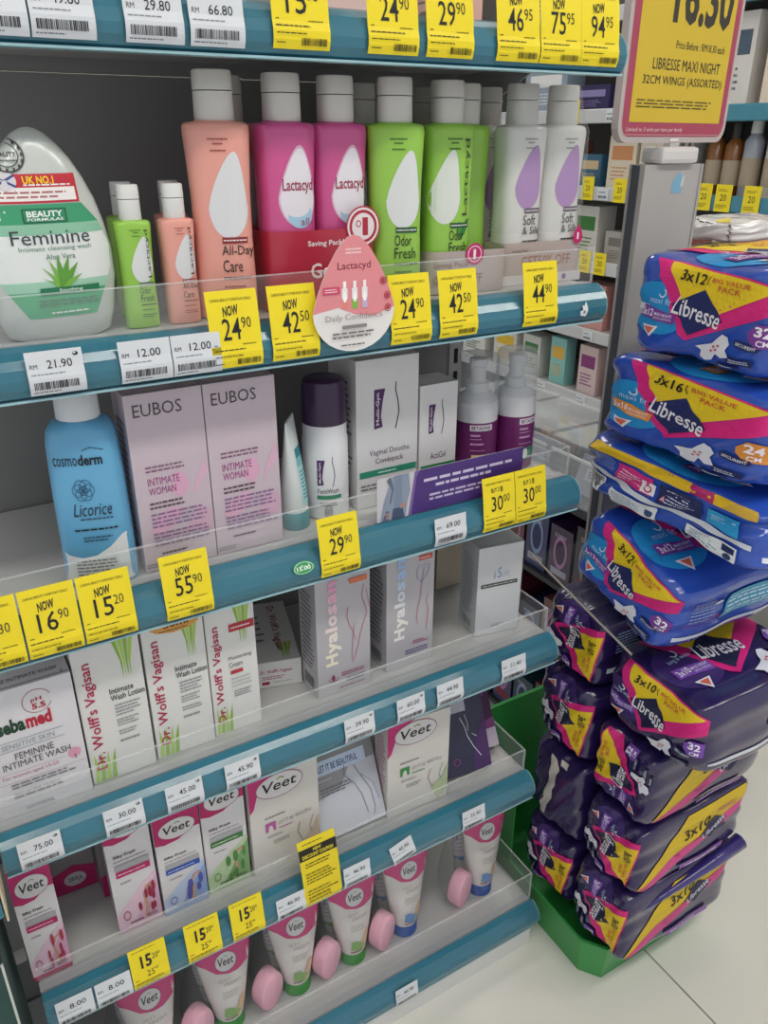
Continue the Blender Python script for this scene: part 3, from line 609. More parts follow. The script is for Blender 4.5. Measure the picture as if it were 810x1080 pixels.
p.build('figure_print', cd, lambda u, v, o: (u-.108, -.0004-o, v), base=.0007)
# ------------------------------------------------------------------ shelf four
t, w, d, h = carton('wash_carton', 'wide white carton with green and red lettering', -.030, .0665, .036, 4, .162, .055, 'd9d6da', side='6a6670')
p = Print(w, h).ring(62, 86, 15, 9, .05, '9a4a52', 30, 20, 340).text('pH', 56, 85, 11, 4, 'b02a3a', .02).text('5.5', 56, 80, 14, 4.4, 'b02a3a', .04).text('seba', 18, 67, 28, 11, '17402a', .045).text('med', 47, 67, 26, 11, 'b51e38', .045)
p.line([(8, 61), (82, 61)], .6, '6a8a98').text('SENSITIVE SKIN', 18, 55.4, 54, 4, '8a9aa4').line([(8, 54), (82, 54)], .6, '6a8a98').text('FEMININE', 29, 46, 40, 5.2, '4a4650').text('INTIMATE WASH', 15, 39.6, 70, 5.2, '4a4650').ell(88, 37, 7, 4, 'd89aae').line([(88, 36), (89, 32)], 1, '5a3a42')
p.line([(0, 36.5), (78, 36.5)], .5, 'b9929e').text('For women aged 15-50', 12, 31.6, 58, 3.4, 'b9627a').line([(0, 29), (100, 29)], .5, 'b9929e').bars(19, 23, 70, 5, 2, '77737c', .4).bars(19, 15, 62, 5.4, 2, '77737c', .4).line([(0, 12), (100, 12)], .4, '9a98a0').bars(28, 4, 40, 3, 2, '9a98a0', .4)
fr(t, p, w, d, h)
Print(w, d).text('seba', 14, 60, 22, 18, '17301f', .03).text('med', 37, 60, 18, 18, '8a1e30', .03).text('FEMININE INTIMATE WASH', 8, 24, 80, 12, '4a4650').build('top_print', t, topf(w, d, h))
def grass(p, x, y, w, h, c=('8cb83c', 'a9cc5a', 'c3dc8a'), up=True):
    for i in range(4):
        a = x+w*(.04+.24*i); b = x+w*(.30+.11*i) if up else x+w*(.1+.2*i)
        if up: p.poly([(a, y+h), (a+w*.19, y+h), (b+w*.08, y+h*.4), (b+w*.06, y), (b, y+h*.45)], c[i % 2])
        else: p.poly([(a, y), (a+w*.2, y), (a+w*.24, y+h*.5), (a+w*(.1+.06*i), y+h), (a+w*.08, y+h*.5)], c[(i+1) % 2])
def wolff(label, a, b, yf, h, kind, d=.045):
    t, w, d, h = carton('lotion_carton', label, a, b, yf, 4, h, d, 'dcdbd8', group='white grass-printed cartons', side='6d7a6a')
    p = Print(w, h); grass(p, 58 if kind != 3 else 56, 70, 36, 29); grass(p, 2, 1, 36, 22, up=False); fr(t, p, w, d, h, 'grass_print')
    p = Print(w, h).text("Dr. Wolff's Vagisan", 8, 10, 21, 78, 'b01e4a', .012, rot=90)
    if kind == 3:
        p.rect(46, 81, 52, 6, 'b32a3c').bars(50, 82.6, 40, 2.6, 1, 'e8d8da', ragged=0).text('Moisturising', 40, 58, 48, 4, '5a5a5c').text('Cream', 40, 53, 28, 4, '5a5a5c').rect(42, 47.5, 26, 3, 'b32a3c').bars(42, 36, 46, 9, 3, 'b9bcbe', .4).bars(46, 28, 40, 6, 3, '8a8c90', .4)
    else:
        p.text('Intimate', 46, 62, 36, 4.2, '3f4446', .012).text('Wash Lotion', 46, 57, 52, 4.2, '3f4446', .012).bars(50, 45, 40, 9.5, 4, '8a9094', .4).bars(50, 37.5, 36, 6, 3, '8a9094', .4).bars(50, 31, 34, 4, 2, '8a9094', .4).bars(50, 25, 34, 3.4, 1, '8a9094', .4)
    if kind == 2: p.poly([(10, 100), (12, 96.5), (24, 93), (50, 91), (78, 92), (92, 95), (96, 100)], 'd89a4e').text('50ml', 36, 95, 40, 4.6, '5a3210', .02).bars(28, 92.4, 46, 1.8, 1, '6a4218', ragged=0)
    p.build('lettering', t, front(w, d, h), base=.0007)
wolff('white carton with green grass blades, beside the wide red-and-green-lettered carton', .0690, .1405, .042, .184, 1)
wolff('white carton with green grass blades and orange sticker on top', .1440, .2140, .046, .184, 2)
wolff('narrow white carton with green grass blades and red stripe', .2165, .2765, .050, .176, 3)
# carton lying flat
t = thing('lotion_carton', 'white grass-printed carton lying flat on its back on the fourth shelf', 'box', (.342, .176, TOP[4]-.0008), (0, 0, -.26), 'white grass-printed cartons')
w, d, h = .064, .15, .040
boxes('body', [(-w/2, w/2, -d/2, d/2, 0, h)], mat('dcdbd8', .42, noise=.02), t, bev=.0006)
p = Print(w, d); grass(p, 52, 2, 40, 26, up=True); p.text("Dr. Wolff's Vagisan", 52, 16, 22, 76, '8a2440', .012, rot=-90).bars(10, 30, 30, 50, 5, '6a7074', .3); p.build('top_print', t, topf(w, d, h))
p = Print(w, h).text("Dr. Wolff's Vagisan", 14, 52, 66, 18, 'b01e4a', .01).bars(16, 30, 60, 16, 2, 'b0607a').rect(16, 12, 16, 12, '9a2a3c').bars(40, 16, 40, 6, 1, '8a8c90'); fr(t, p, w, d, h)
def hyal(label, a, b, yf, h, kind):
    t, w, d, h = carton('gel_carton', label, a, b, yf, 4, h, .05, 'b4b1b6', group='silver cartons', side='5a5860', rough=.3)
    p = Print(w, h)
    for i, ch in enumerate('Hyalosan'):
        c = (('efe6cf', 'efe6d6', 'eee2dc', 'ecd9da', 'eed6dc', 'ecc6d4', 'e8b0c8', 'e39cbe') if kind == 1 else ('ecebe6', 'ecebe6', 'eaeaec', 'e6e8ee', 'd9e2f0', 'c2d4ee', 'aac6ea', '9abce6'))[i]
        lo = {'H': (18, 22), 'y': (26, 17), 'a': (18, 16), 'l': (18, 22), 'o': (18, 16), 's': (18, 16), 'n': (18, 16)}[ch]
        hts = [0, 11, 20, 29.5, 34, 44, 53, 62.5]; wd = {'H': 10, 'y': 9.6, 'a': 8.6, 'l': 3.4, 'o': 9.2, 's': 8, 'n': 8.6}[ch]
        x = 38-lo[1] if ch != 'y' else 45-23
        p.text(ch, x, 26+hts[i], lo[1] if ch != 'y' else 23, wd, c, .04, rot=90)
    if kind == 1:
        p.line([(58, 72), (56, 64), (60, 57), (67, 51), (66, 40), (64, 30), (66, 24)], 1, 'b04a72').line([(88, 88), (84, 78), (90, 70), (94, 64), (86, 54), (80, 46), (76, 36), (68, 26)], 1, 'b04a72').line([(70, 58), (68, 50), (72, 42)], .8, 'b04a72').line([(92, 84), (96, 74), (99, 68)], .9, 'b04a72')
        p.text('Dr. Wolff', 60, 93, 24, 2, 'c8643c').rect(62, 91, 32, 4.2, 'd8744e').bars(44, 14, 44, 4, 2, 'a03a60').bars(54, 8, 36, 4.4, 2, '4a4850').bars(40, 3.5, 50, 2.6, 1, '8a4a66').ring(28, 15, 9, 4, .12, '8a3a5a', 14, 180, 360).ell(28, 15, 3, 3, '8a3a5a')
    else:
        p.rect(66, 91, 28, 4.2, 'c8554a').bars(68, 92, 24, 1.8, 1, 'ecd8d4').line([(62, 84), (62, 77), (72, 72), (86, 80), (88, 86), (80, 88), (76, 82), (70, 88), (62, 84)], 1, '7a4ab0').line([(72, 72), (76, 82)], 1, '9a3aa0').line([(72, 72), (71, 60), (65, 50), (63, 42), (66, 36)], 1, 'c03a78').line([(86, 60), (82, 54), (88, 48), (86, 36), (84, 28)], 1, 'c03a78').bars(56, 18, 34, 4, 2, 'a0307a').bars(40, 10, 50, 5, 2, '5a5090')
    fr(t, p, w, d, h, 'lettering')
hyal('silver carton with big warm pink lettering with figure outline', .3565, .434, .050, .177, 1)
hyal('silver carton with big pale blue lettering with flower outline', .4625, .5375, .056, .177, 2)
t, w, d, h = carton('serum_carton', 'shiny white film-wrapped carton with black strip near the shelf end', .622, .694, .058, 4, .146, .052, 'd3d3d6', rz=-.16, side='8a8a90', rough=.25)
p = Print(w, h).text('i', 36, 64, 3, 9, '7a8aa8').text('S', 44, 64, 9, 12, '5f86c8').text('uit', 54, 64, 18, 9, 'a8b0c0').rect(8, 55, 82, 4.4, '23242a').bars(12, 56.2, 74, 2, 1, 'c8cad0', ragged=0).line([(2, 33), (99, 33)], .4, 'b4b6bc').bars(36, 8, 26, 4, 2, '8a8c94'); fr(t, p, w, d, h)
boxes('film', [(-w/2-.0008, w/2+.0008, -d/2-.0008, d/2+.0008, -.0002, h+.0008)], clear('ffffff', .03, .05, 'wrap_film', 1.35), t)
t, w, d, h = carton('cream_carton', 'plain cream carton at the back of the fourth shelf', .645, .705, .205, 4, .150, .07, 'd6cbb0')
t, w, d, h = carton('cream_carton', 'grey carton lying at the back behind the silver cartons', .530, .630, .190, 4, .075, .085, '9a9a9c')
# ------------------------------------------------------------------ shelf five
MAG = 'b81f66'
def veet_oval(p, x, y, rx, ry, txt=True):
    p.ell(x, y, rx, ry, '9a5a7a').ell(x, y, rx*.96, ry*.94, 'd9d6d6')
    if txt:
        p.text('Veet', x-rx*.72, y-ry*.36, rx*1.44, ry*.82, '1d1b1e', .014, shear=.15).line([(x-rx*.1, y+ry*.5), (x+rx*.06, y+ry*.62), (x+rx*.2, y+ry*.48)], rx*.07, '7a9a4a')
def veet_small(label, a, b, yf, h, band, wash, fruit, ov=90, ty=66.5):
    t, w, d, h = carton('hair_removal_carton', label, a, b, yf, 5, h, .032, 'd9d6d8', group='small pink-topped cartons', side='a04a72')
    p = Print(w, h).poly([(0, ov-11), (0, 100), (100, 100), (100, ov-5), (86, ov-5), (70, ov-8), (50, ov-12), (20, ov-13)], MAG).poly([(0, 0), (100, 0), (100, 44), (60, 34), (0, 16)], wash[0]).poly([(30, 0), (100, 0), (100, 40), (76, 28)], wash[1]).rect(0, 0, 100, 4, wash[2])
    fr(t, p, w, d, h, 'colour_print')
    p = Print(w, h); veet_oval(p, 50, ov, 41, 9.6); p.text('Silky Fresh', 14, ty, 50, 3, '2a282c', .02).bars(14, ty-3.2, 70, 2, 1, '9a969c', ragged=0).rect(14, ty-10, 76, 5, 'a9a7ac').rect(14, ty-15.4, 76, 5, band).bars(18, ty-13.8, 60, 1.6, 1, 'e8dce2', ragged=0).bars(20, ty-22, 30, 2.4, 1, '9a8a98')
    p.line([(86, 34), (74, 32), (66, 26), (70, 16), (64, 6)], 6, 'c99a7c').line([(82, 32), (92, 30)], 5, 'd4a88a')
    for i in range(7): p.ell(58+random.uniform(-10, 34), 8+random.uniform(0, 24), random.uniform(3, 6), random.uniform(3, 6), fruit, n=14)
    p.ring(22, 14, 8, 4, .2, fruit, 14).bars(26, 5.4, 30, 2.6, 1, '3a2a34', ragged=0).bars(66, 6, 28, 3, 2, '5a4a58')
    p.build('lettering', t, front(w, d, h), base=.0007); return t
veet_small('small carton with magenta band at the open end of the fifth shelf', -.040, .0045, .040, .184, 'b81f66', ('e3c3d4', 'd9a4c2', 'b8285c'), 'a83a52', 82, 60)
veet_small('small carton with magenta band and pink fruit, beside the blue-banded one', .0655, .1205, .052, .200, 'b81f66', ('e3c3d4', 'd9b0c8', 'd0a8c0'), '9c2f4a', 88, 63)
veet_small('small pink-topped carton with blue band', .1235, .1815, .048, .168, '2a56b0', ('b9c6e2', '8fa8d8', '9ab0dc'), '5a5aa8', 85, 57)
veet_small('small pink-topped carton with green band', .1845, .2435, .052, .182, '3f7a3a', ('b9d0a8', '86b07a', '9cc08a'), '5a8a4a', 86, 59)
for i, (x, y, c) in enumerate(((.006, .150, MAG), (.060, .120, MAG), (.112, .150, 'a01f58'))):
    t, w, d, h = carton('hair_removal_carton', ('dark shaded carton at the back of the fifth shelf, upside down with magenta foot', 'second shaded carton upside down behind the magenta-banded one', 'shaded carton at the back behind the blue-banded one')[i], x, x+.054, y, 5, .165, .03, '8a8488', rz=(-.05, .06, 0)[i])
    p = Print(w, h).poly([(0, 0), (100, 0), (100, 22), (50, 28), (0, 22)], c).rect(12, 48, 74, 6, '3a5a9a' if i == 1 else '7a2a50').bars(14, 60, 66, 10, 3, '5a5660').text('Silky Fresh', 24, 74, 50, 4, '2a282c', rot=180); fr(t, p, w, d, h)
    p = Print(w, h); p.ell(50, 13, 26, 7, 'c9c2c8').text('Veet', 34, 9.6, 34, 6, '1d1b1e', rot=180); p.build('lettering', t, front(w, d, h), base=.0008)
def veet_big(label, a, b, yf, h, accent, d=.04, rz=0, tilt=0):
    t, w, d, h = carton('wax_carton', label, a, b, yf, 5, h, d, 'd3cfca', group='large pink-cornered cartons', side='b04a7a', rz=rz, tilt=tilt)
    p = Print(w, h).poly([(0, 100), (0, 66), (6, 70), (12, 82), (22, 92), (36, 98), (44, 100)], 'c02a72'); fr(t, p, w, d, h, 'corner_print')
    p = Print(w, h); veet_oval(p, 44, 86, 34, 12); p.bars(20, 54.6, 30, 3.4, 1, '8a8486', ragged=0).rect(20, 42, 15, 9, accent).ell(27.5, 43, 3.4, 5, 'd3cfca').rect(24.1, 42, 6.8, 2, 'd3cfca').text('LET IT BE', 39, 46, 22, 3.4, '9a9496').text('BEAUTIFUL', 64, 46.6, 24, 3.4, '9a9496').bars(39, 41, 24, 2.4, 1, accent).bars(22, 35, 30, 3, 1, '9a9a90').bars(30, 27, 26, 5, 2, 'a8a49e')
    p.line([(70, 40), (66, 30), (72, 20), (82, 12), (84, 2)], .8, '6a5a50').line([(90, 42), (84, 30), (90, 20), (88, 8)], .8, accent).poly([(72, 18), (90, 26), (98, 40), (98, 10), (82, 4)], 'c9b8a4' if accent[0] == 'b' else 'b5c29a')
    p.build('lettering', t, front(w, d, h), base=.0007); return t
veet_big('large cream carton with magenta corner and pink square, beside the green-banded one', .2475, .348, .046, .172, 'b05a98')
veet_big('large cream carton with magenta corner and green square', .459, .563, .041, .172, '3f8a4a', rz=-.06)
veet_big('large cream carton with magenta corner hidden behind the green-square one', .462, .560, .100, .175, '3f8a4a', rz=.05)
# leaning cartons
t = thing('strip_carton', 'grey and pale blue carton with leg outlines, leaning back on the fifth shelf', 'box', (.4035, .053, TOP[5]+.0045), (-.40, 0, .0))
w, d, h = .106, .02, .165
boxes('body', [(-w/2, w/2, -d/2, d/2, 0, h)], mat('c3c6cf', .35, noise=.02), t, bev=.0006)
p = Print(w, h).rect(0, 58, 100, 42, '8f8d8f').poly([(0, 58), (60, 58), (40, 40), (0, 36)], '9b9a9e'); fr(t, p, w, d, h, 'colour_print')
p = Print(w, h).text('PROFESSIONAL', 4, 80, 92, 5.6, 'd9d9dc', .02).rect(6, 57, 80, 13, 'c3d2e8').text('LET IT BE BEAUTIFUL', 14, 60, 60, 6, '2f4a78', .02).bars(8, 51, 24, 3, 1, 'c9c9cc').bars(12, 38, 50, 8, 3, '6a6a72', .4).line([(52, 60), (50, 50), (62, 40), (70, 28), (74, 10)], .7, '4a4a58').line([(66, 56), (74, 44), (84, 30), (86, 12), (82, 6)], .7, '4a4a58').line([(74, 46), (90, 34), (94, 18)], .6, '5a6a98').text('JOIN', 6, 74, 14, 3, 'd9d9dc')
p.build('lettering', t, front(w, d, h), base=.0007)
t = thing('strip_carton', 'dark navy carton with white leg outline, leaning back near the shelf end', 'box', (.618, .061, TOP[5]+.0048), (-.42, 0, -.12))
w, d, h = .078, .02, .150
boxes('body', [(-w/2, w/2, -d/2, d/2, 0, h)], mat('2b2c4a', .35, noise=.03), t, bev=.0006)
p = Print(w, h).poly([(60, 0), (100, 0), (100, 60), (70, 30)], '4a2a62').rect(0, 66, 60, 14, 'b9bcc8').bars(10, 84, 40, 8, 2, 'c6c8d0'); fr(t, p, w, d, h, 'colour_print')
Print(w, h).line([(44, 60), (52, 50), (56, 38), (66, 26), (80, 14)], 1.6, 'cdd0dc').line([(56, 62), (60, 52), (58, 44)], 1.2, 'cdd0dc').line([(66, 40), (76, 36)], 1.2, 'cdd0dc').ring(24, 14, 8, 4, .2, '9a4a88', 14).build('lettering', t, front(w, d, h), base=.0007)
t = thing('strip_carton', 'purple carton with white foot leaning at the very end of the fifth shelf', 'box', (.672, .089, TOP[5]+.0062), (-.5, 0, -.05))
w, d, h = .046, .022, .14
boxes('body', [(-w/2, w/2, -d/2, d/2, 0, h)], mat('4a2250', .4, noise=.03), t, bev=.0006)
Print(w, h).rect(0, 0, 100, 22, 'cbbfd0').poly([(0, 22), (100, 22), (100, 34), (0, 28)], '8a4a86').bars(14, 60, 70, 16, 3, '8a5a92').build('front_print', t, front(w, d, h))
# ------------------------------------------------------------------ shelf six: tubes with sponges in clear bags
def tube_set(label, x, y, capc, accent, rz=0, second=True):
    t = thing('tube_set', label, 'cream tube', (x, y, TOP[6]-.0006), (0, 0, rz), 'bagged cream tubes')
    L = Loft([(.026, .0225, .0225, 2), (.04, .0250, .0235, 2), (.08, .0315, .0205, 2), (.13, .0385, .0140, 2.1), (.175, .0430, .006, 2.4), (.196, .0448, .0024, 3), (.206, .0452, .0012, 3)])
    L.mesh('tube_body', mat('dcd6d2', .32, coat=.25), t, N=40)
    Loft([(0, .0215, .0215, 2), (.001, .0230, .0230, 2), (.024, .0225, .0225, 2), (.026, .0210, .0210, 2)]).mesh('cap', mat(capc, .35, coat=.2), t, N=36)
    W, H = .090, .206; mp0 = L.mapper(); mp = lambda u, v, o: mp0(u-W/2, v, o)
    Print(W, H).poly([(0, 100), (100, 100), (96, 66), (86, 63), (70, 60), (54, 60), (34, 63), (18, 70), (3, 74)], 'd0377c').build('pink_print', t, mp, grid=.006)
    p = Print(W, H); veet_oval(p, 52, 71.5, 18, 8.6); p.text('SILKY', 36, 54, 20, 3, 'b9a4a4').text('FRESH', 44, 49.5, 28, 3, 'a89a9a').bars(40, 38, 34, 7, 3, 'b4a8a6', .35)
    p.poly([(38, 20), (62, 15), (66, 22), (50, 28), (40, 28)], accent).poly([(60, 15), (72, 24), (76, 36), (68, 34), (60, 24)], 'd9b48a').bars(38, 15, 22, 3.4, 1, '8a2a3a')
    p.build('lettering', t, mp, grid=.006, base=.0008)
    # sponge
    sp = Loft([(0, .004, .014, 2), (.001, .0125, .0160, 2.6)]) ; V, Fc = [], []; N = 32; rr = .026; th = .026
    prof = [(0, rr*.86), (.0012, rr*.95), (.004, rr), (th-.004, rr), (th-.0012, rr*.95), (th, rr*.86)]
    for (e, r) in prof:
        for k in range(N): a = 2*PI*k/N; V.append((r*math.cos(a)*.92, e, r*1.5*math.sin(a)+.041))
    for i in range(len(prof)-1):
        for k in range(N): Fc.append((i*N+k, i*N+(k+1) % N, (i+1)*N+(k+1) % N, (i+1)*N+k))
    Fc += [tuple(range(N))[::-1], tuple(range((len(prof)-1)*N, len(prof)*N))]
    so = mesh_obj('sponge', V, Fc, mat('eab2c4', .85, noise=.06, nscale=400, bump=.4), t, smooth=True); so.data.set_sharp_from_angle(angle=.7)
    so.location = (-.046, -.026, -.0015); so.rotation_euler = (.04, 0, .5)
    # second white tube behind, seen as a pale curved edge
    if second:
        L2 = Loft([(.026, .019, .015, 2), (.08, .0270, .014, 2), (.13, .0300, .010, 2.1), (.175, .0315, .005, 2.4), (.192, .0320, .0015, 3)])
        L2.mesh('spare_tube', mat('cfc9c8', .35), t, (-.014, .033, 0), N=36)
        Loft([(0, .016, .014, 2), (.001, .018, .015, 2), (.026, .017, .0145, 2)]).mesh('spare_cap', mat('8f9aa8', .4), t, (-.014, .033, 0))
        m0 = L2.mapper((-.014, .033, 0)); Print(.07, .19).bars(10, 40, 24, 40, 8, 'a8a0b0', .3).ell(14, 60, 6, 5, '8a92b0').rect(6, 30, 30, 5, accent).build('spare_print', t, lambda u, v, o: m0(u-.035, v, o), grid=.006)
    B = [(.0005, .0455, .036, 3.4, -.024, .013), (.03, .048, .039, 3.2, -.0235, .012), (.07, .0475, .038, 3.2, -.0195, .012), (.12, .0465, .033, 3, -.007, .013), (.17, .0462, .026, 3, -.001, .014), (.205, .0462, .016, 3, 0, .014), (.213, .0460, .003, 3, 0, .014)]
    fo = Loft(B).mesh('bag', clear('f2f4f6', .045, .10, 'bag_film', 1.3), t, N=44)
    for v in fo.data.vertices:
        a = math.atan2(v.co.y, v.co.x); f = .0012*math.sin(a*9+v.co.z*70)+.0009*math.sin(a*17-v.co.z*140)-.0012; v.co.x += f*math.cos(a); v.co.y += f*math.sin(a)*.7
    return t
tube_set('bagged pink-topped tube with blue cap and sponge at the shelf end', .683, .090, '1f4fa0', '6a94c8', -.1)
tube_set('bagged pink-topped tube with blue cap and sponge beside the green-capped ones', .520, .090, '1f4fa0', '6a94c8', -.05)
tube_set('bagged pink-topped tube with green cap, next to the blue-capped pair', .4175, .090, '2f8a32', '8ab06a', -.1)
tube_set('bagged pink-topped tube with green cap, between two other green-capped ones', .3145, .090, '2f8a32', '8ab06a', -.12)
tube_set('bagged pink-topped tube with green cap below the yellow 15 tags', .200, .090, '2f8a32', '8ab06a', -.1)
tube_set('bagged pink-topped tube at the start of the lowest shelf', .0860, .090, '2f8a32', '8ab06a', 0)
# ------------------------------------------------------------------ on the highest shelf
for x, y, w_, h_, c, lb in ((.390, .05, .05, .09, 'e3c9cb', 'pale pink carton on the highest shelf above the pink bottles'), (.520, .05, .05, .10, 'e0b8b4', 'rose carton on the highest shelf above the green bottles'), (.660, .05, .055, .10, 'dcdcda', 'white carton at the end of the highest shelf'), (.255, .05, .06, .09, 'd9d6dc', 'white carton on the highest shelf above the peach bottle'), (.12, .05, .07, .09, 'cfd6da', 'pale blue carton at the start of the highest shelf')):
    t, w, d, h = carton('cosmetic_carton', lb, x, x+w_, y, 1, h_, .05, c)
    Print(w, h).bars(16, 50, 66, 20, 3, '8a7a80').bars(16, 14, 60, 24, 6, 'a89aa0', .3).build('front_print', t, front(w, d, h))
# ------------------------------------------------------------------ display stand with the towel packs
stand = thing('display_stand', 'floor display stand with green bin, clear sloping tray and grey sign post', 'stand', (.915, .05, 0))
def rs(b): return (b[0]-.915, b[1]-.915, b[2]-.05, b[3]-.05, b[4], b[5])
green = mat('2f9144', .4, coat=.15, noise=.05, nscale=6, name='green_board')
bm = bmesh.new()
def ring_v(ox, z): return [bm.verts.new((x-.915, y-.05, z)) for x, y in ((.772+ox, -.085+ox*.4), (.800+ox*.6, -.122+ox), (1.030-ox*.6, -.122+ox), (1.062-ox, -.085+ox*.4), (1.062-ox, .222-ox), (.772+ox, .222-ox))]
r = [ring_v(.008, 0), ring_v(.0, .084), ring_v(.005, .084), ring_v(.012, .006)]
for a, b in zip(r, r[1:]):
    for i in range(6): bm.faces.new((a[i], a[(i+1) % 6], b[(i+1) % 6], b[i]))
bm.faces.new(r[0][::-1]); bm.faces.new(r[-1])
me = bpy.data.meshes.new('bin'); bm.to_mesh(me); bm.free(); me.materials.append(green); o = bpy.data.objects.new('bin', me); col.objects.link(o); o.parent = stand
boxes('bin_back_panel', [rs((.774, 1.06, .206, .214, .086, .38))], green, stand, bev=.001)
boxes('bin_wing', [rs((.774, .778, .112, .205, .086, .26))], green, stand, bev=.0005)
steel = mat('b4b1ad', .4, noise=.06, nscale=9, name='brushed_grey')
post = boxes('post', [rs((.898, 1.008, .110, .114, .007, 1.311)), rs((.895, .899, .108, .136, .007, 1.311)), rs((1.007, 1.011, .108, .136, .007, 1.311)), rs((.899, 1.007, .133, .136, .007, 1.311))], steel, stand)
boxes('post_channel', [rs((.8932, .8952, .1165, .1295, .008, 1.310))], mat('4c5058', .5), post)
Print(.026, .028).poly([(10, 0), (24, 6), (40, 2), (60, 4), (86, 2), (90, 40), (96, 80), (70, 88), (62, 100), (44, 96), (36, 80), (20, 70), (8, 36)], '7fb4cf').poly([(74, 30), (96, 40), (98, 84), (82, 78)], 'cfd6d8').build('sticker_residue', post, lambda u, v, oo: (.951-.915+u, .1098-.05-oo, 1.273+v))
boxes('clamp_block', [rs((.918, .990, .101, .141, 1.3115, 1.333))], mat('d8d6d4', .35), stand, bev=.006)
boxes('clamp_neck', [rs((.945, .963, .115, .127, 1.333, 1.3375))], clear('e8eaec', .35, .1, 'clear_neck'), stand)
tr = boxes('tray', [(-.133, .137, -.115, .115, -.0015, .0015)], clear('ffffff', .015, .03, 'tray_acrylic', 1.15), stand); tr.location = (0, -.027, .7085); tr.rotation_euler = (.245, 0, 0)
boxes('tray_edge', [(-.1345, -.1328, -.115, .115, -.0015, .0015)], mat('b8b0a4', .3), tr)
# ---- the sign
sg = thing('promotion_sign', 'yellow price sign in a rounded clear frame with dark pink border', 'sign', (.951, .121, 1.338), (0, 0, .20))
SW, SH = .276, .38
def rrect(w_, h_, r_, n=6):
    pts = []
    for cx, cy, a0 in ((w_/2-r_, r_, -90), (w_/2-r_, h_-r_, 0), (-w_/2+r_, h_-r_, 90), (-w_/2+r_, r_, 180)):
        for i in range(n+1): a = math.radians(a0+90*i/n); pts.append((cx+r_*math.cos(a), cy+r_*math.sin(a)))
    return pts
P0 = rrect(SW, SH, .022); n = len(P0)
V = [(a, s, b) for s in (-.005, .005) for a, b in P0]
mesh_obj('frame', V, [tuple(range(n)), tuple(range(n, 2*n))[::-1]]+[(i, n+i, n+(i+1) % n, (i+1) % n) for i in range(n)], mat('c3b8b6', .25, coat=.4), sg)
P1 = [(a*.945, b*.962+SH*.019) for a, b in rrect(SW, SH, .018)]
p = Print(100, 100); p.poly([(a*100, b*100) for a, b in P1], 'ae4a62')
p.it = [([(a, b) for a, b in P], F0, c) for P, F0, c in p.it]
p.build('border', sg, lambda u, v, oo: (u/100, -.005-oo, v/100))
p = Print(SW, SH); p.rect(8, 6.4, 84, 90, 'd9bc3a'); p.build('panel', sg, lambda u, v, oo: (u-SW/2, -.005-oo, v), base=.0006)
p = Print(SW, SH).text('16.30', 34, 36, 54, 18, '3d3a33', .03).text('Price Before : RM18.30 each', 40, 29, 46, 2.4, '3d3a33').text('LIBRESSE MAXI NIGHT', 22, 22.4, 62, 3.4, '3d3a33').text('32CM WINGS (ASSORTED)', 15, 17.2, 73, 3.4, '3d3a33').bars(12, 10.6, 70, 3, 3, '6a5f30', .4, .08)
p.text('Limited to 3 units per item per family', 6, 3.2, 50, 1.6, 'e8c8cc', .01, shear=.2).line([(5, 2.5), (92, 2.5)], .3, 'd9a8b0')
p.build('lettering', sg, lambda u, v, oo: (u-SW/2, -.005-oo, v), base=.0009)
p = Print(SW, SH).rect(46, .4, 8, 1.0, 'e4e0e0'); p.build('frame_slot', sg, lambda u, v, oo: (u-SW/2, -.005-oo, v), base=.0009)
# ---- towel packs
def pack_fn(hx, hy, hz, m=9.0, seed=0):
    rnd = random.Random(seed); ph = [rnd.uniform(0, 6.28) for _ in range(6)]; hm = max(.03, min(hy, hz))
    def f(p):
        k = (abs(p[0])**m+abs(p[1])**m+abs(p[2])**m)**(1/m)
        q = [c/k for c in p]
        w = .0010*math.sin(q[1]*5+q[2]*3+ph[0])+.0009*math.sin(q[0]*7-q[1]*4+ph[1])+.0007*math.sin(q[2]*9+q[1]*8+ph[2])+.0004*math.sin(q[1]*19+q[2]*13+ph[3])
        s = 1+w/max(.03, min(hy, hz))
        return (q[0]*hx*s, q[1]*hy*s, q[2]*hz*s)
    return f
FACE = {'-x': lambda a, b: ((-1, 1-2*a, 2*b-1), (-1, 0, 0)), '-y': lambda a, b: ((2*a-1, -1, 2*b-1), (0, -1, 0)), '+z': lambda a, b: ((2*a-1, 2*b-1, 1), (0, 0, 1))}
def pack_mapper(f, face, rot, W, H):
    def mp(u, v, o):
        a, b = u/W, v/H
        if rot == -90: a, b = b, 1-a
        elif rot == 90: a, b = 1-b, a
        elif rot == 180: a, b = 1-a, 1-b
        p, nn = FACE[face](a, b); q = f(p)
        return tuple(q[i]+nn[i]*(o+.0007) for i in range(3))
    return mp
SCH = {'blue': dict(base='2a50b4', dark='16225e', wave='1f8fd0', badge='7a3a9a'), 'purple': dict(base='2a1c50', dark='15163f', wave='3a2468', badge='7a48b0')}
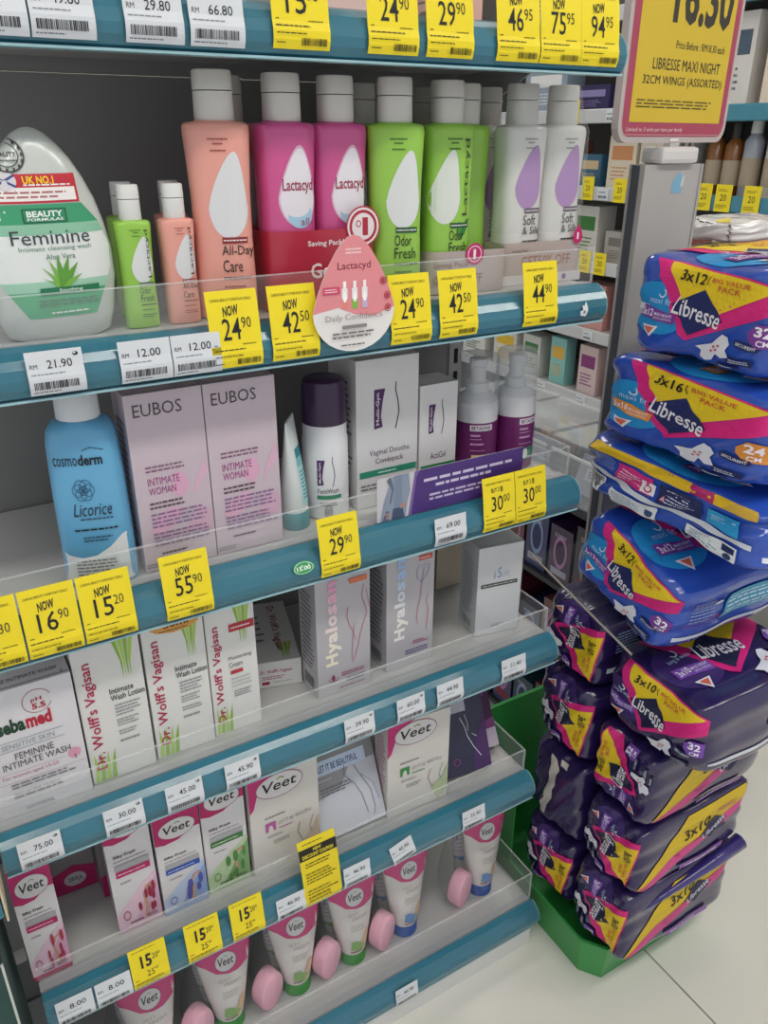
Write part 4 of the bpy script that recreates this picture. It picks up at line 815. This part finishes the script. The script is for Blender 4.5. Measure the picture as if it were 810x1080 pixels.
def towel_face(W, H, sch, num, size, fit, badge=None, night=True):
    c = SCH[sch]; B = badge or c['badge']
    g = Print(W, H)
    g.ell(20, 48, 22, 26, c['wave'])
    g.poly([(13, 99), (26, 99), (100, 86), (100, 66), (46, 25), (42, 22), (38, 27)], 'd81f7e')
    g.poly([(22, 98), (97, 84.5), (44, 38)], 'e8c81e')
    h = Print(W, H); k = Print(W, H)
    h.poly([(52, 74), (65, 47), (44, 28), (31, 56)], c['dark'])
    h.poly([(7, 39), (33, 35), (35, 45), (8, 50)], B)
    h.poly([(12, 31), (24, 31), (18, 19)], 'e6e8f0')
    h.poly([(82, 38), (87, 32), (100, 32), (100, 52), (87, 52), (82, 44)], B)
    h.poly([(74, 30), (75, 34), (90, 34), (91, 31), (90, 28), (76, 28)], c['dark']).rect(72, 12, 16, 7, c['dark']).rect(66, 5, 14, 5, c['dark'])
    h.poly([(63, 30), (66, 35), (70, 34), (72, 28), (70, 22), (73, 17), (68, 14), (64, 16), (62, 9), (57, 6), (53, 9), (53, 14), (49, 18), (57, 22), (60, 24)], 'dfe0ea')
    k.text('Libresse', 33, 43, 31, 17, 'e9e6ee', .012, shear=.12, ang=-9)
    k.text(num, 33, 79, 17, 11, '1d1712', .02, shear=.12, ang=-4).line([(52.5, 88), (51.6, 84), (52.6, 79)], .6, '1d1712')
    k.text('BIG VALUE', 55, 81, 24, 4.4, 'c8503a', .01, ang=-3).text('PACK', 60, 74, 14, 5, 'c8503a', .01, ang=-3)
    k.text(fit, 13, 53, 17, 6, 'b9d4ee', 0).ring(22, 64, 3, 5, .3, 'd8e6f4', 12, 200, 420)
    k.text(num, 9, 40, 10, 7, 'f0e8f4', .02).text('MAXI NIGHT', 20, 41.5, 13, 3, 'f0e8f4', .01).text('WITH WINGS', 20, 38, 12, 2.4, 'f0e8f4', .0)
    k.poly([(14.4, 29.4), (21.6, 29.4), (18, 22)], 'd8684e').text(size, 86, 41, 11, 9, 'f4eef8', .03).text('CM', 88, 34, 8, 5, 'f4eef8', .02)
    for x, y in ((62, 22), (64, 20), (61, 18), (65, 24)): k.ell(x, y, 1, 1, 'c03a4a', n=8)
    k.text('SECUREFIT', 76, 29.6, 13, 2.6, 'dfe4f0', .01).bars(74, 13.5, 13, 4, 2, 'c8cfe4').bars(68, 6, 11, 3, 1, 'c8cfe4')
    return g, h, k
def towel_pack(label, cx, cy, cz, hx, hy, hz, sch, num, size, fit, rot=(0, 0, 0), grot=0, seed=0, badge=None, front_face=True, top=None, side=None, m=9.0):
    t = thing('towel_pack', label, 'pack', (cx, cy, cz-hz), rot, 'sanitary towel packs on the stand')
    f0 = pack_fn(hx, hy, hz, m, seed); f = lambda p: (lambda q: (q[0], q[1], q[2]+hz))(f0(p))
    N = 32; V, Fc, idx = [], [], {}
    def vid(i, j, k):
        if (i, j, k) not in idx: idx[(i, j, k)] = len(V); V.append(f((2*i/N-1, 2*j/N-1, 2*k/N-1)))
        return idx[(i, j, k)]
    for a in range(N):
        for b in range(N):
            for s in (0, N):
                q = [(vid(s, a, b), vid(s, a+1, b), vid(s, a+1, b+1), vid(s, a, b+1)), (vid(a, s, b), vid(a+1, s, b), vid(a+1, s, b+1), vid(a, s, b+1)), (vid(a, b, s), vid(a+1, b, s), vid(a+1, b+1, s), vid(a, b+1, s))]
                for i, z in enumerate(q): Fc.append(z if (s == N) == (i != 1) else z[::-1])
    wr_ = mesh_obj('wrapper', V, Fc, mat(SCH[sch]['base'], .22, coat=.6, noise=.06, nscale=25, bump=.35), t, smooth=True)
    W, H = (2*hy, 2*hz) if grot in (0, 180) else (2*hz, 2*hy)
    if front_face:
        g, h, k = towel_face(W, H, sch, num, size, fit, badge); mp = pack_mapper(f, '-x', grot, W, H)
        bc = g.build1('brand_colours', t, mp, .006, .0003, .0005); h.build1('badges', bc, mp, .006, .0019, .00001); k.build('lettering', bc, mp, .006, .0026, .00001)
    if top:
        W, H = 2*hx, 2*hy; g, h, k = towel_face(W, H, sch, num, size, fit, badge); mp = pack_mapper(f, '+z', top-1 if top in (1, 91, 181, -89) else 0, W, H)
        bc = g.build1('top_colours', t, mp, .006, .0003, .0005); h.build1('top_badges', bc, mp, .006, .0019, .00001); k.build('top_lettering', bc, mp, .006, .0026, .00001)
    if side:
        W, H = 2*hx, 2*hz; mp = pack_mapper(f, '-y', 0, W, H); p = Print(W, H)
        if side == 'seam':
            p.rect(4, 22, 94, 6, 'd4dae4').bars(10, 50, 20, 30, 7, '8aa0d0', .4).rect(36, 40, 50, 40, '4aa4c8').bars(38, 44, 44, 30, 5, 'd8eaf2', .4).ell(28, 74, 3, 3, 'd8dcec')
        elif side == 'dark': p.rect(4, 16, 94, 5, 'cfd2da').rect(50, 44, 44, 34, '4a78b0').bars(52, 48, 40, 26, 5, 'c8d4ea', .4)
        else:
            p.poly([(2, 6), (40, 94), (98, 96), (94, 70), (40, 22)], 'd8b820').poly([(2, 6), (10, 4), (98, 60), (96, 72), (40, 24), (30, 34)], 'd04a8a').text(num, 40, 56, 22, 18, '1d1712', .02, ang=12).poly([(66, 70), (80, 56), (66, 36), (54, 48)], '1a1a44').text('Libresse', 56, 48, 22, 10, 'e0dcea', .01, ang=22).bars(66, 74, 24, 8, 2, 'b04a6a').rect(40, 8, 40, 8, '8a58a8').bars(44, 10, 30, 4, 1, 'e4d8ea')
        p.build1('side_print', t, mp, .006, .0005, .0004)
    return t, f
X_ = .922; HX = .131
t, f = towel_pack('blue pack topmost on the stand, reading 3x12 on yellow triangle', .928, -.093, 1.1575, HX, .104, .060, 'blue', '3x12', '32', 'maxi fit', (0, 0, .02), seed=1, top=1, side='seam')
Print(.02, .008).rect(0, 0, 100, 100, 'd8dce6').build('seal_tab', t, lambda u, v, o: (f((-1, 1-.25*u/.02, 0))[0]+.0-.0018-o, f((-1, 1-.25*u/.02, 0))[1], .052+v), grid=.004)
towel_pack('blue pack reading 3x16 with orange badge reading 24', .926, -.094, 1.030, HX, .134, .058, 'blue', '3x16', '24', 'maxi fit', (0, 0, -.01), seed=2, badge='e0913a', top=1, side='seam')
# third pack shows its seam side
t, f = towel_pack('blue pack turned to show its barcode side and white seam', .924, -.083, .920, HX, .149, .0410, 'blue', '3x12', '32', 'maxi fit', (.035, 0, 0), seed=3, front_face=False, top=1, side='seam')
W, H = .298, .087; mp = pack_mapper(f, '-x', 0, W, H)
p = Print(W, H).rect(2, 80, 96, 16, 'e0b81e').rect(64, 80, 12, 16, 'b8286c').poly([(80, 80), (98, 80), (98, 96), (86, 96)], 'c9a23a').poly([(1, 46), (14, 42), (40, 36), (98, 34), (98, 42), (40, 44), (14, 50), (1, 54)], 'd2d8e0')
p.build1('seam_colours', t, mp, .006, .0003, .0002)
p = Print(W, H).rect(4, 12, 12, 26, 'e6e8ec').barcode(5, 15, 10, 20).bars(8, 56, 14, 22, 7, '8aa0d8', .4).rect(24, 48, 22, 28, 'd02a80').bars(26, 52, 16, 18, 4, 'f0cfe0', .4).rect(40, 50, 8, 18, 'e6e8ec').ring(44, 58, 2.4, 6, .4, 'c03a5a', 12).rect(24, 8, 26, 24, 'dfe4e8').bars(26, 10, 16, 20, 6, '6a88a8', .35).ell(46, 18, 2.4, 6, '3a4a7a').rect(50, 46, 22, 30, '1a2458').bars(54, 50, 16, 22, 5, 'cdd4ea', .35).poly([(51.5, 52), (54.5, 52), (53, 60)], 'd890b0').rect(75, 46, 16, 26, '2a98d0').bars(77, 50, 9, 16, 4, 'd0eaf6', .35).ell(88.5, 62, 1.2, 4, 'd0eaf6').rect(66, 8, 26, 22, 'dfe4e8').bars(68, 10, 15, 18, 5, '6a88a8', .35).rect(85, 20, 6, 8, '1a2458').ell(88, 14, 2, 5, '2a3a6a')
p.build1('lettering', t, mp, .006, .0012, .00012)
towel_pack('blue pack tilted on the clear sloping tray, reading 3x12', .921, -.030, .7805, HX, .098, .060, 'blue', '3x12', '32', 'maxi fit', (.30, 0, 0), seed=4, top=1, side='seam')
towel_pack('purple pack with upright print, lying right below the sloping tray', .921, -.1325, .6005, HX, .094, .064, 'purple', '3x10', '32', 'long & wide', (-.02, 0, 0), seed=5, top=1, side='dark', m=6)
towel_pack('purple pack turned sideways, highest in the back column', .923, .037, .631, HX, .064, .064, 'purple', '3x10', '32', 'long & wide', grot=-90, seed=6, side='seam')
towel_pack('purple pack turned sideways, second in the back column', .923, .038, .485, HX, .063, .070, 'purple', '3x10', '32', 'long & wide', grot=-90, seed=7)
towel_pack('purple pack with print turned up the other way, under the upright purple one', .921, -.0965, .4615, HX, .061, .067, 'purple', '3x10', '32', 'long & wide', (.03, 0, 0), grot=90, seed=8, side='yellow')
t, f = towel_pack('purple pack showing only its plain end with a white sealing strip', .923, .039, .3165, HX, .063, .086, 'purple', '3x10', '32', 'long & wide', seed=9, front_face=False)
mp = pack_mapper(f, '-x', 0, .132, .18)
Print(.132, .18).poly([(40, 92), (52, 90), (56, 78), (52, 70), (55, 60), (50, 50), (51, 40), (44, 28), (42, 16), (28, 10), (24, 18), (34, 30), (34, 42), (38, 54), (38, 66), (42, 78)], 'cfcac2').rect(58, 86, 12, 8, 'cfcac2').build('sealing_strip', t, mp, grid=.008, base=.0006)
towel_pack('purple pack turned sideways, third from the floor in the front column', .921, -.0945, .3135, HX, .0605, .068, 'purple', '3x10', '32', 'long & wide', grot=-90, seed=10, side='yellow')
towel_pack('purple pack turned sideways at the foot of the back column', .923, .038, .155, HX, .063, .067, 'purple', '3x10', '32', 'long & wide', grot=-90, seed=11)
t, f = towel_pack('purple pack turned sideways at the foot of the front column', .921, -.0945, .162, HX, .0605, .074, 'purple', '3x10', '32', 'long & wide', grot=-90, seed=12, side='yellow')
v, fc = tube_vf([(-.095, -.058, .112), (-.02, -.0625, .126), (.06, -.066, .140), (.125, -.068, .156)], [.003, .007, .011, .014], 12)
mesh_obj('film_fold', v, fc, mat('352a74', .2, coat=.6), t, smooth=True)
# pale film-wrapped packs on the back shelf of the stand
boxes('back_shelf', [rs((1.0115, 1.26, .030, .25, 1.150, 1.155))], steel, stand, bev=.001)
for i, (x, y, z, hx, hy, hz, rz) in enumerate(((1.125, .110, 1.176, .095, .070, .0175, .1), (1.165, .145, 1.215, .095, .065, .0165, -.12))):
    t = thing('film_pouch', ('pale pink glossy film pouch lying on the back shelf of the stand', 'pale glossy film pouch lying on top of another pouch')[i], 'pouch', (x, y, z-hz), (0, 0, rz))
    f0 = pack_fn(hx, hy, hz, 3.4, 40+i); V, Fc = [], []; N = 16; idx = {}
    def vid(a, b, k):
        if (a, b, k) not in idx:
            idx[(a, b, k)] = len(V); q = f0((2*a/N-1, 2*b/N-1, 2*k/N-1)); V.append((q[0], q[1], q[2]+hz+.0025*math.sin(q[0]*90+q[1]*60)*(k > N/2)))
        return idx[(a, b, k)]
    for a in range(N):
        for b in range(N):
            for s in (0, N):
                Fc += [(vid(s, a, b), vid(s, a+1, b), vid(s, a+1, b+1), vid(s, a, b+1)), (vid(a, s, b), vid(a+1, s, b), vid(a+1, s, b+1), vid(a, s, b+1)), (vid(a, b, s), vid(a+1, b, s), vid(a+1, b+1, s), vid(a, b+1, s))]
    mesh_obj('wrapper', V, Fc, mat(('d9c3c4', 'd5d2d0')[i], .15, coat=.8, noise=.12, nscale=40, bump=.8), t, smooth=True)
    W, H = 2*hx, 2*hy
    def mp(u, v, o, f0=f0, W=W, H=H, hz=hz): q = f0((2*u/W-1, 2*v/H-1, 1)); return (q[0], q[1], q[2]+hz+.0025*math.sin(q[0]*90+q[1]*60)+.0006+o)
    Print(W, H).poly([(6, 30), (16, 20), (24, 34), (12, 40)], 'c9b43a').poly([(60, 14), (84, 18), (86, 26), (64, 24)], '4a5a78').ring(56, 56, 6, 8, .2, '6a6070', 12).build('print', t, mp, grid=.008)
# ------------------------------------------------------------------ low display cabinet with clear bins behind the stand
cab = thing('display_cabinet', 'low dark open cabinet with clear bins on top behind the display stand', 'cabinet', (1.27, .56, 0))
def rc(b): return (b[0]-1.27, b[1]-1.27, b[2]-.56, b[3]-.56, b[4], b[5])
dk = mat('2c2c33', .5, noise=.08)
for a in (.262, .832): boxes('side_panel', [rc((1.09, 1.45, a, a+.014, 0, .655))], dk, cab, bev=.001)
boxes('back_board', [rc((1.436, 1.45, .2765, .8315, 0, .655))], dk, cab)
for z in (.02, .235, .45, .643): boxes('shelf', [rc((1.09, 1.4355, .2765, .8315, z, z+.012))], dk, cab, bev=.001)
pal = ['23244a', '3a1f46', '1d2238', '5a2432', '2a3160', '44283a', '1f3a4a', '6a3a3a', '2b2030', '3c3c6a']
for k, z in enumerate((.032, .247, .462)):
    for j in range(7):
        y0 = .285+j*.077; hh = random.uniform(.11, .165); c = pal[(j*3+k*4) % 10]
        t = thing('dark_carton', f'dark {("navy", "plum", "ink blue", "maroon", "indigo", "mauve", "petrol", "rust", "aubergine", "slate blue")[(j*3+k*4) % 10]} carton on the {("bottom", "middle", "upper")[k]} shelf of the low dark cabinet', 'box', (1.15, y0+.035, z+.0006), group='dark cartons in the low cabinet')
        boxes('body', [(-.05, .05, -.034, .034, 0, hh)], mat(c, .35, coat=.3, noise=.1), t, bev=.001)
        p = Print(.068, hh).ell(50, 55, 30, 30, 'b07aa8' if j % 2 else '8a9ac0').ell(50, 55, 22, 22, c).rect(14, 12, 72, 12, 'a8a4b4' if j % 3 else '8a2a3a').bars(20, 80, 60, 8, 2, 'b4b4c4')
        p.build('front_print', t, lambda u, v, o: (-.05-o, .034-u, v))
for j in range(3):
    y0 = .284+j*.184
    t = thing('clear_bin', ('clear plastic bin of packets on the low cabinet beside the stand', 'clear plastic bin of packets in the middle of the low cabinet', 'clear plastic bin of packets at the far end of the low cabinet')[j], 'bin', (1.20, y0+.085, .6552), group='clear bins on the low cabinet')
    q = clear('eef1f4', .16, .06, 'bin_plastic')
    boxes('bin_shell', [(-.1, .1, -.085, -.082, 0, .13), (-.1, .1, .082, .085, 0, .13), (-.1, -.097, -.082, .082, 0, .10), (.097, .1, -.082, .082, 0, .13), (-.1, .1, -.085, .085, 0, .003)], q, t)
    boxes('rim', [(-.102, -.0965, -.085, .085, .10, .105)], clear('ffffff', .6, .1, 'bin_rim'), t)
    boxes('lid', [(-.1, .1, -.085, .085, .131, .134)], clear('eef1f4', .22, .06, 'bin_lid'), t)
    for i in range(3):
        s = thing('sachet', f'{("silver", "peach", "pale blue")[i]} sachet inside a clear plastic bin', 'sachet', (1.145+.045*i, y0+.085, .6592), (0, .35, 0), 'sachets in the clear bins')
        boxes('body', [(-.004, .004, -.06, .06, .002, .085)], mat(('b9b9c4', 'c9a690', '9aa8c0')[i], .3, coat=.4, noise=.1), s, bev=.002)
        Print(.12, .085).rect(20, 40, 60, 30, 'e4e4ea').bars(26, 46, 46, 18, 3, '6a6a80').build('print', s, lambda u, v, o: (-.004-o, .06-u, v))
# ------------------------------------------------------------------ far shelving units across the aisle
FX = 2.0
def far_unit(y0, y1, railc, label, levels):
    u = thing('shelving_unit', label, 'shelving', (FX+.2, (y0+y1)/2, 0)); cy = (y0+y1)/2
    R = lambda b: (b[0]-FX-.2, b[1]-FX-.2, b[2]-cy, b[3]-cy, b[4], b[5])
    boxes('back_panel', [R((FX+.36, FX+.375, y0, y1, 0, 2.2))], mat('4c4946', .6, noise=.05), u)
    boxes('plinth', [R((FX+.02, FX+.36, y0+.012, y1-.012, 0, .1))], mat('9a9a98', .5), u)
    for a in (y0, y1-.012): boxes('upright', [R((FX+.02, FX+.36, a, a+.012, 0, 2.2))], mat('8a8a88', .5), u)
    for z in levels:
        s = boxes('shelf_board', [R((FX+.015, FX+.36, y0+.012, y1-.012, z-.012, z+.012))], mat('a9a9a7', .45), u)
        boxes('price_rail', [R((FX, FX+.012, y0+.002, y1-.002, z-.024, z+.018))], mat(railc, .3, coat=.3), u, bev=.004)
LV = [.26, .50, .73, .955, 1.182, 1.407, 1.68]
far_unit(.10, .99, '3a8296', 'far grey shelving unit with teal rails across the aisle', LV)
far_unit(1.0, 2.6, 'c6c8ca', 'far grey shelving unit with pale rails across the aisle', LV)
def far_box(y0, y1, lv, h, c, c2, label, d=.08, x=FX+.03, kind='box', rot=(0, 0, 0)):
    w = abs(y1-y0); t = thing('far_carton', label, 'box', (x+d/2, (y0+y1)/2, LV[lv]+.0122), rot, 'cartons on the far shelving')
    boxes('body', [(-d/2, d/2, -w/2, w/2, 0, h)], mat(c, .45, noise=.04), t, bev=.001)
    Print(w, h).rect(12, 55, 76, 26, c2).bars(14, 16, 66, 28, 4, c2, .4).build('front_print', t, lambda u, v, o: (-d/2-o, w/2-u, v))
def far_bottle(y, lv, h, r, c, capc, label):
    t = thing('far_bottle', label, 'bottle', (FX+.03+r+.01, y, LV[lv]+.0122), group='bottles on the far shelving')
    Loft([(0, r*.94, r*.94, 2), (.003, r, r, 2), (h*.7, r, r, 2), (h*.78, r*.6, r*.6, 2), (h*.8, r*.5, r*.5, 2)]).mesh('body', mat(c, .3, coat=.4), t, N=20)
    Loft([(h*.8, r*.6, r*.6, 2), (h, r*.55, r*.55, 2)]).mesh('cap', mat(capc, .4), t, N=20)
    Loft([(h*.15, r*1.02, r*1.02, 2), (h*.5, r*1.02, r*1.02, 2)]).mesh('label', mat('a89a84', .5), t, N=20, caps=False)
far_box(1.34, 1.50, 5, .075, '2c2452', '8a80b0', 'dark navy carton on the upper far shelf', .1)
far_box(.60, .80, 5, .20, 'e3d3c0', 'd88a48', 'white and orange carton on the upper far shelf'); far_box(.84, .95, 5, .22, 'd6d2cc', '4a5a6a', 'white carton beside the orange one on the far shelf')
far_box(.36, .56, 5, .17, 'd8c8b8', 'c06a4a', 'beige carton on the upper far shelf'); far_box(1.05, 1.30, 5, .19, 'd6c8c4', 'b08a94', 'rose carton on the upper far shelf'); far_box(1.54, 1.75, 5, .14, '8a9aa8', 'e0e0e0', 'grey blue carton on the upper far shelf')
far_box(1.20, 1.315, 4, .155, 'd8cdb8', 'c88a5a', 'cream carton printed with food beside the pale one'); far_box(1.04, 1.185, 4, .150, 'd3c7b4', 'b9b09a', 'plain cream carton on the far shelf', .1); far_box(1.345, 1.44, 4, .10, '35607a', 'c9b28a', 'dark teal carton with biscuits print on the far shelf'); far_box(1.47, 1.62, 4, .14, '8a5a4a', 'd8c8b0', 'brown carton on the far shelf')
for y, c, lb in ((.935, '7a4a1c', 'amber bottle on the far shelf next to its twin'), (.875, '7d4c1e', 'amber bottle on the far shelf beside the silver tube'), (.815, '9aa0ac', 'silver bottle on the far shelf'), (.745, 'c9c2b4', 'white and orange bottle on the far shelf'), (.68, '4fa02c', 'bright green bottle on the far shelf'), (.61, '3a6a9a', 'blue bottle on the far shelf')): far_bottle(y, 4, .185 if c not in ('9aa0ac', 'c9c2b4') else .2, .026, c, '2a2420' if c[0] == '7' else 'd6d6d2', lb)
far_bottle(.79, 3, .175, .024, 'd8d6d2', '22285a', 'white bottle with navy cap on the far shelf'); far_bottle(.70, 3, .17, .024, 'cfcfcb', '22285a', 'slim white bottle with navy cap on the far shelf')
far_box(1.33, 1.44, 3, .17, 'd0cec6', '3f7a3a', 'white carton with green square on the far shelf'); far_box(1.16, 1.29, 3, .10, 'a8a4a0', '7a7470', 'grey carton on the far shelf'); far_box(1.48, 1.60, 3, .15, 'c6c6c2', '5a8a4a', 'pale carton with green print on the far shelf'); far_box(.86, .97, 3, .14, 'b8a89a', '8a4a3a', 'tan carton on the far shelf')
far_box(1.26, 1.38, 2, .15, 'cf9a94', 'e3c9c2', 'salmon pink carton on the lower far shelf'); far_box(1.42, 1.52, 2, .10, 'd8cf52', '6a6a2a', 'yellow carton on the lower far shelf'); far_box(1.08, 1.22, 2, .14, 'd8b0ac', 'a85a68', 'rose pink carton on the lower far shelf')
far_box(1.62, 1.72, 2, .13, 'dadad2', '2f6a34', 'white carton with green roundel on the lower far shelf'); far_box(1.75, 1.86, 2, .13, 'd6d8d2', '3a6a40', 'white carton with dark green roundel on the lower far shelf'); far_box(1.54, 1.60, 2, .13, '2f8a48', 'd8e8d8', 'green carton on the lower far shelf'); far_box(1.9, 2.05, 2, .12, 'd8c84a', 'e8e8e0', 'yellow and white carton on the lower far shelf')
far_box(1.42, 1.50, 1, .17, '8ac4c0', 'e0b04a', 'turquoise carton with yellow stripe on the lower far shelf', .05); far_box(1.26, 1.35, 1, .17, 'd8c2c0', '8a3a78', 'white carton with purple oval on the lower far shelf', .06); far_box(1.08, 1.22, 1, .09, 'c98a92', 'd8b0b4', 'pink packet on the lower far shelf'); far_box(1.56, 1.66, 1, .15, 'cfcfc8', '3a7a4a', 'white and green carton on the lower far shelf'); far_box(1.70, 1.84, 1, .15, 'd9d6cc', 'e0b83a', 'white carton with yellow patch on the lower far shelf'); far_box(1.9, 2.05, 1, .14, 'dadad6', '3a5a3a', 'pale carton on the lower far shelf')
for i, (y0, y1, c, c2, nm) in enumerate(((1.1, 1.22, '4a5a7a', 'b0b8c8', 'slate'), (1.27, 1.38, '7a3a4a', 'd0a8a8', 'wine red'), (1.44, 1.56, '5a6a5a', 'c0c8b8', 'sage'), (1.62, 1.76, '8a7a5a', 'd8d0b8', 'khaki'))): far_box(y0, y1, 0, .15, c, c2, f'{nm} carton on the lowest far shelf')
def far_tag(y, lv, where):
    t = thing('price_tag', 'small yellow price tag '+where, 'price tag', (FX-.002, y, LV[lv]-.024), group='yellow tags on the far shelving')
    boxes('sheet', [(-.0008, 0, -.026, .026, 0, .07)], YEL, t)
    Print(.052, .07).text('20', 30, 40, 40, 24, '3a3410').bars(10, 12, 70, 16, 3, '6a6010', .4).bars(16, 74, 60, 10, 2, '6a6010', .4).build('lettering', t, lambda u, v, o: (-.0008-o, .026-u, v))
for y, lv, wh in ((1.36, 4, 'below the dark teal far carton'), (1.22, 4, 'below the cream far carton'), (.90, 4, 'below the amber far bottles'), (.835, 4, 'below the silver far bottle'), (.745, 4, 'below the white and orange far bottle'), (.66, 4, 'below the green far bottle'), (1.42, 3, 'below the green-square far carton'), (1.34, 3, 'beside another on the far pale rail'), (1.27, 3, 'below the grey far carton'), (1.46, 5, 'below the navy far carton'), (1.86, 2, 'at the far end of the lower pale rail')): far_tag(y, lv, wh)
for y in (1.10, 1.29, 1.50):
    for lv in (1, 2, 4, 5):
        t = thing('price_tag', f'white price tag on the {("", "low", "middle", "", "upper", "topmost")[lv]} pale rail of the far shelving', 'price tag', (FX-.002, y, LV[lv]-.020), group='white tags on the far pale rails')
        boxes('sheet', [(-.0008, 0, -.024, .024, 0, .034)], WHT, t)
        Print(.048, .034).bars(10, 56, 60, 20, 1, '5a5e66').barcode(10, 14, 76, 24, '3a3e46', 14).build('lettering', t, lambda u, v, o: (-.0008-o, .024-u, v))
# ------------------------------------------------------------------ neighbouring bay at the open end
nb = thing('display_shelf', 'neighbouring shelf end with teal rail and cream edge beside the fourth shelf', 'shelf', (-.14, 0, .640))
boxes('board', [(-.1, .085, -.02, .24, .012, .035)], grey_metal, nb, bev=.001)
boxes('price_rail', [(-.1, .0955, -.052, -.022, -.005, .040)], teal, nb, bev=.004)
boxes('cream_edge', [(.0962, .0985, -.054, .02, -.008, .062)], mat('d0c2a2', .5), nb, bev=.0008)
boxes('label_strip', [(-.1, .0958, -.0545, -.0525, .030, .090)], mat('cfd3d6', .4), nb)
gc = thing('carton', 'dark green carton with worn pale edges beside the open end of the shelves', 'box', (-.155, .035, 0.0))
boxes('body', [(-.1, .096, -.085, .085, 0, .575)], mat('1e4540', .5, noise=.08), gc, bev=.002)
boxes('worn_edge', [(.0942, .0966, -.0862, -.0838, .004, .574)], mat('c9cfc6', .6, noise=.2, nscale=90), gc)
boxes('worn_top_edge', [(-.098, .0940, -.0862, -.0838, .5725, .5757)], mat('c9cfc6', .6, noise=.2, nscale=90), gc)
nu = thing('shelving_unit', 'neighbouring grey gondola bay behind the dark green carton', 'shelving', (-.33, .2, 0))
boxes('back_panel', [(-.27, .284, BACK-.2, BACK-.188, 0, 1.95)], panel_m, nu)
for z in (.06, .36): boxes('shelf_board', [(-.27, .284, -.075, BACK-.206, z, z+.025)], grey_metal, nu, bev=.001)
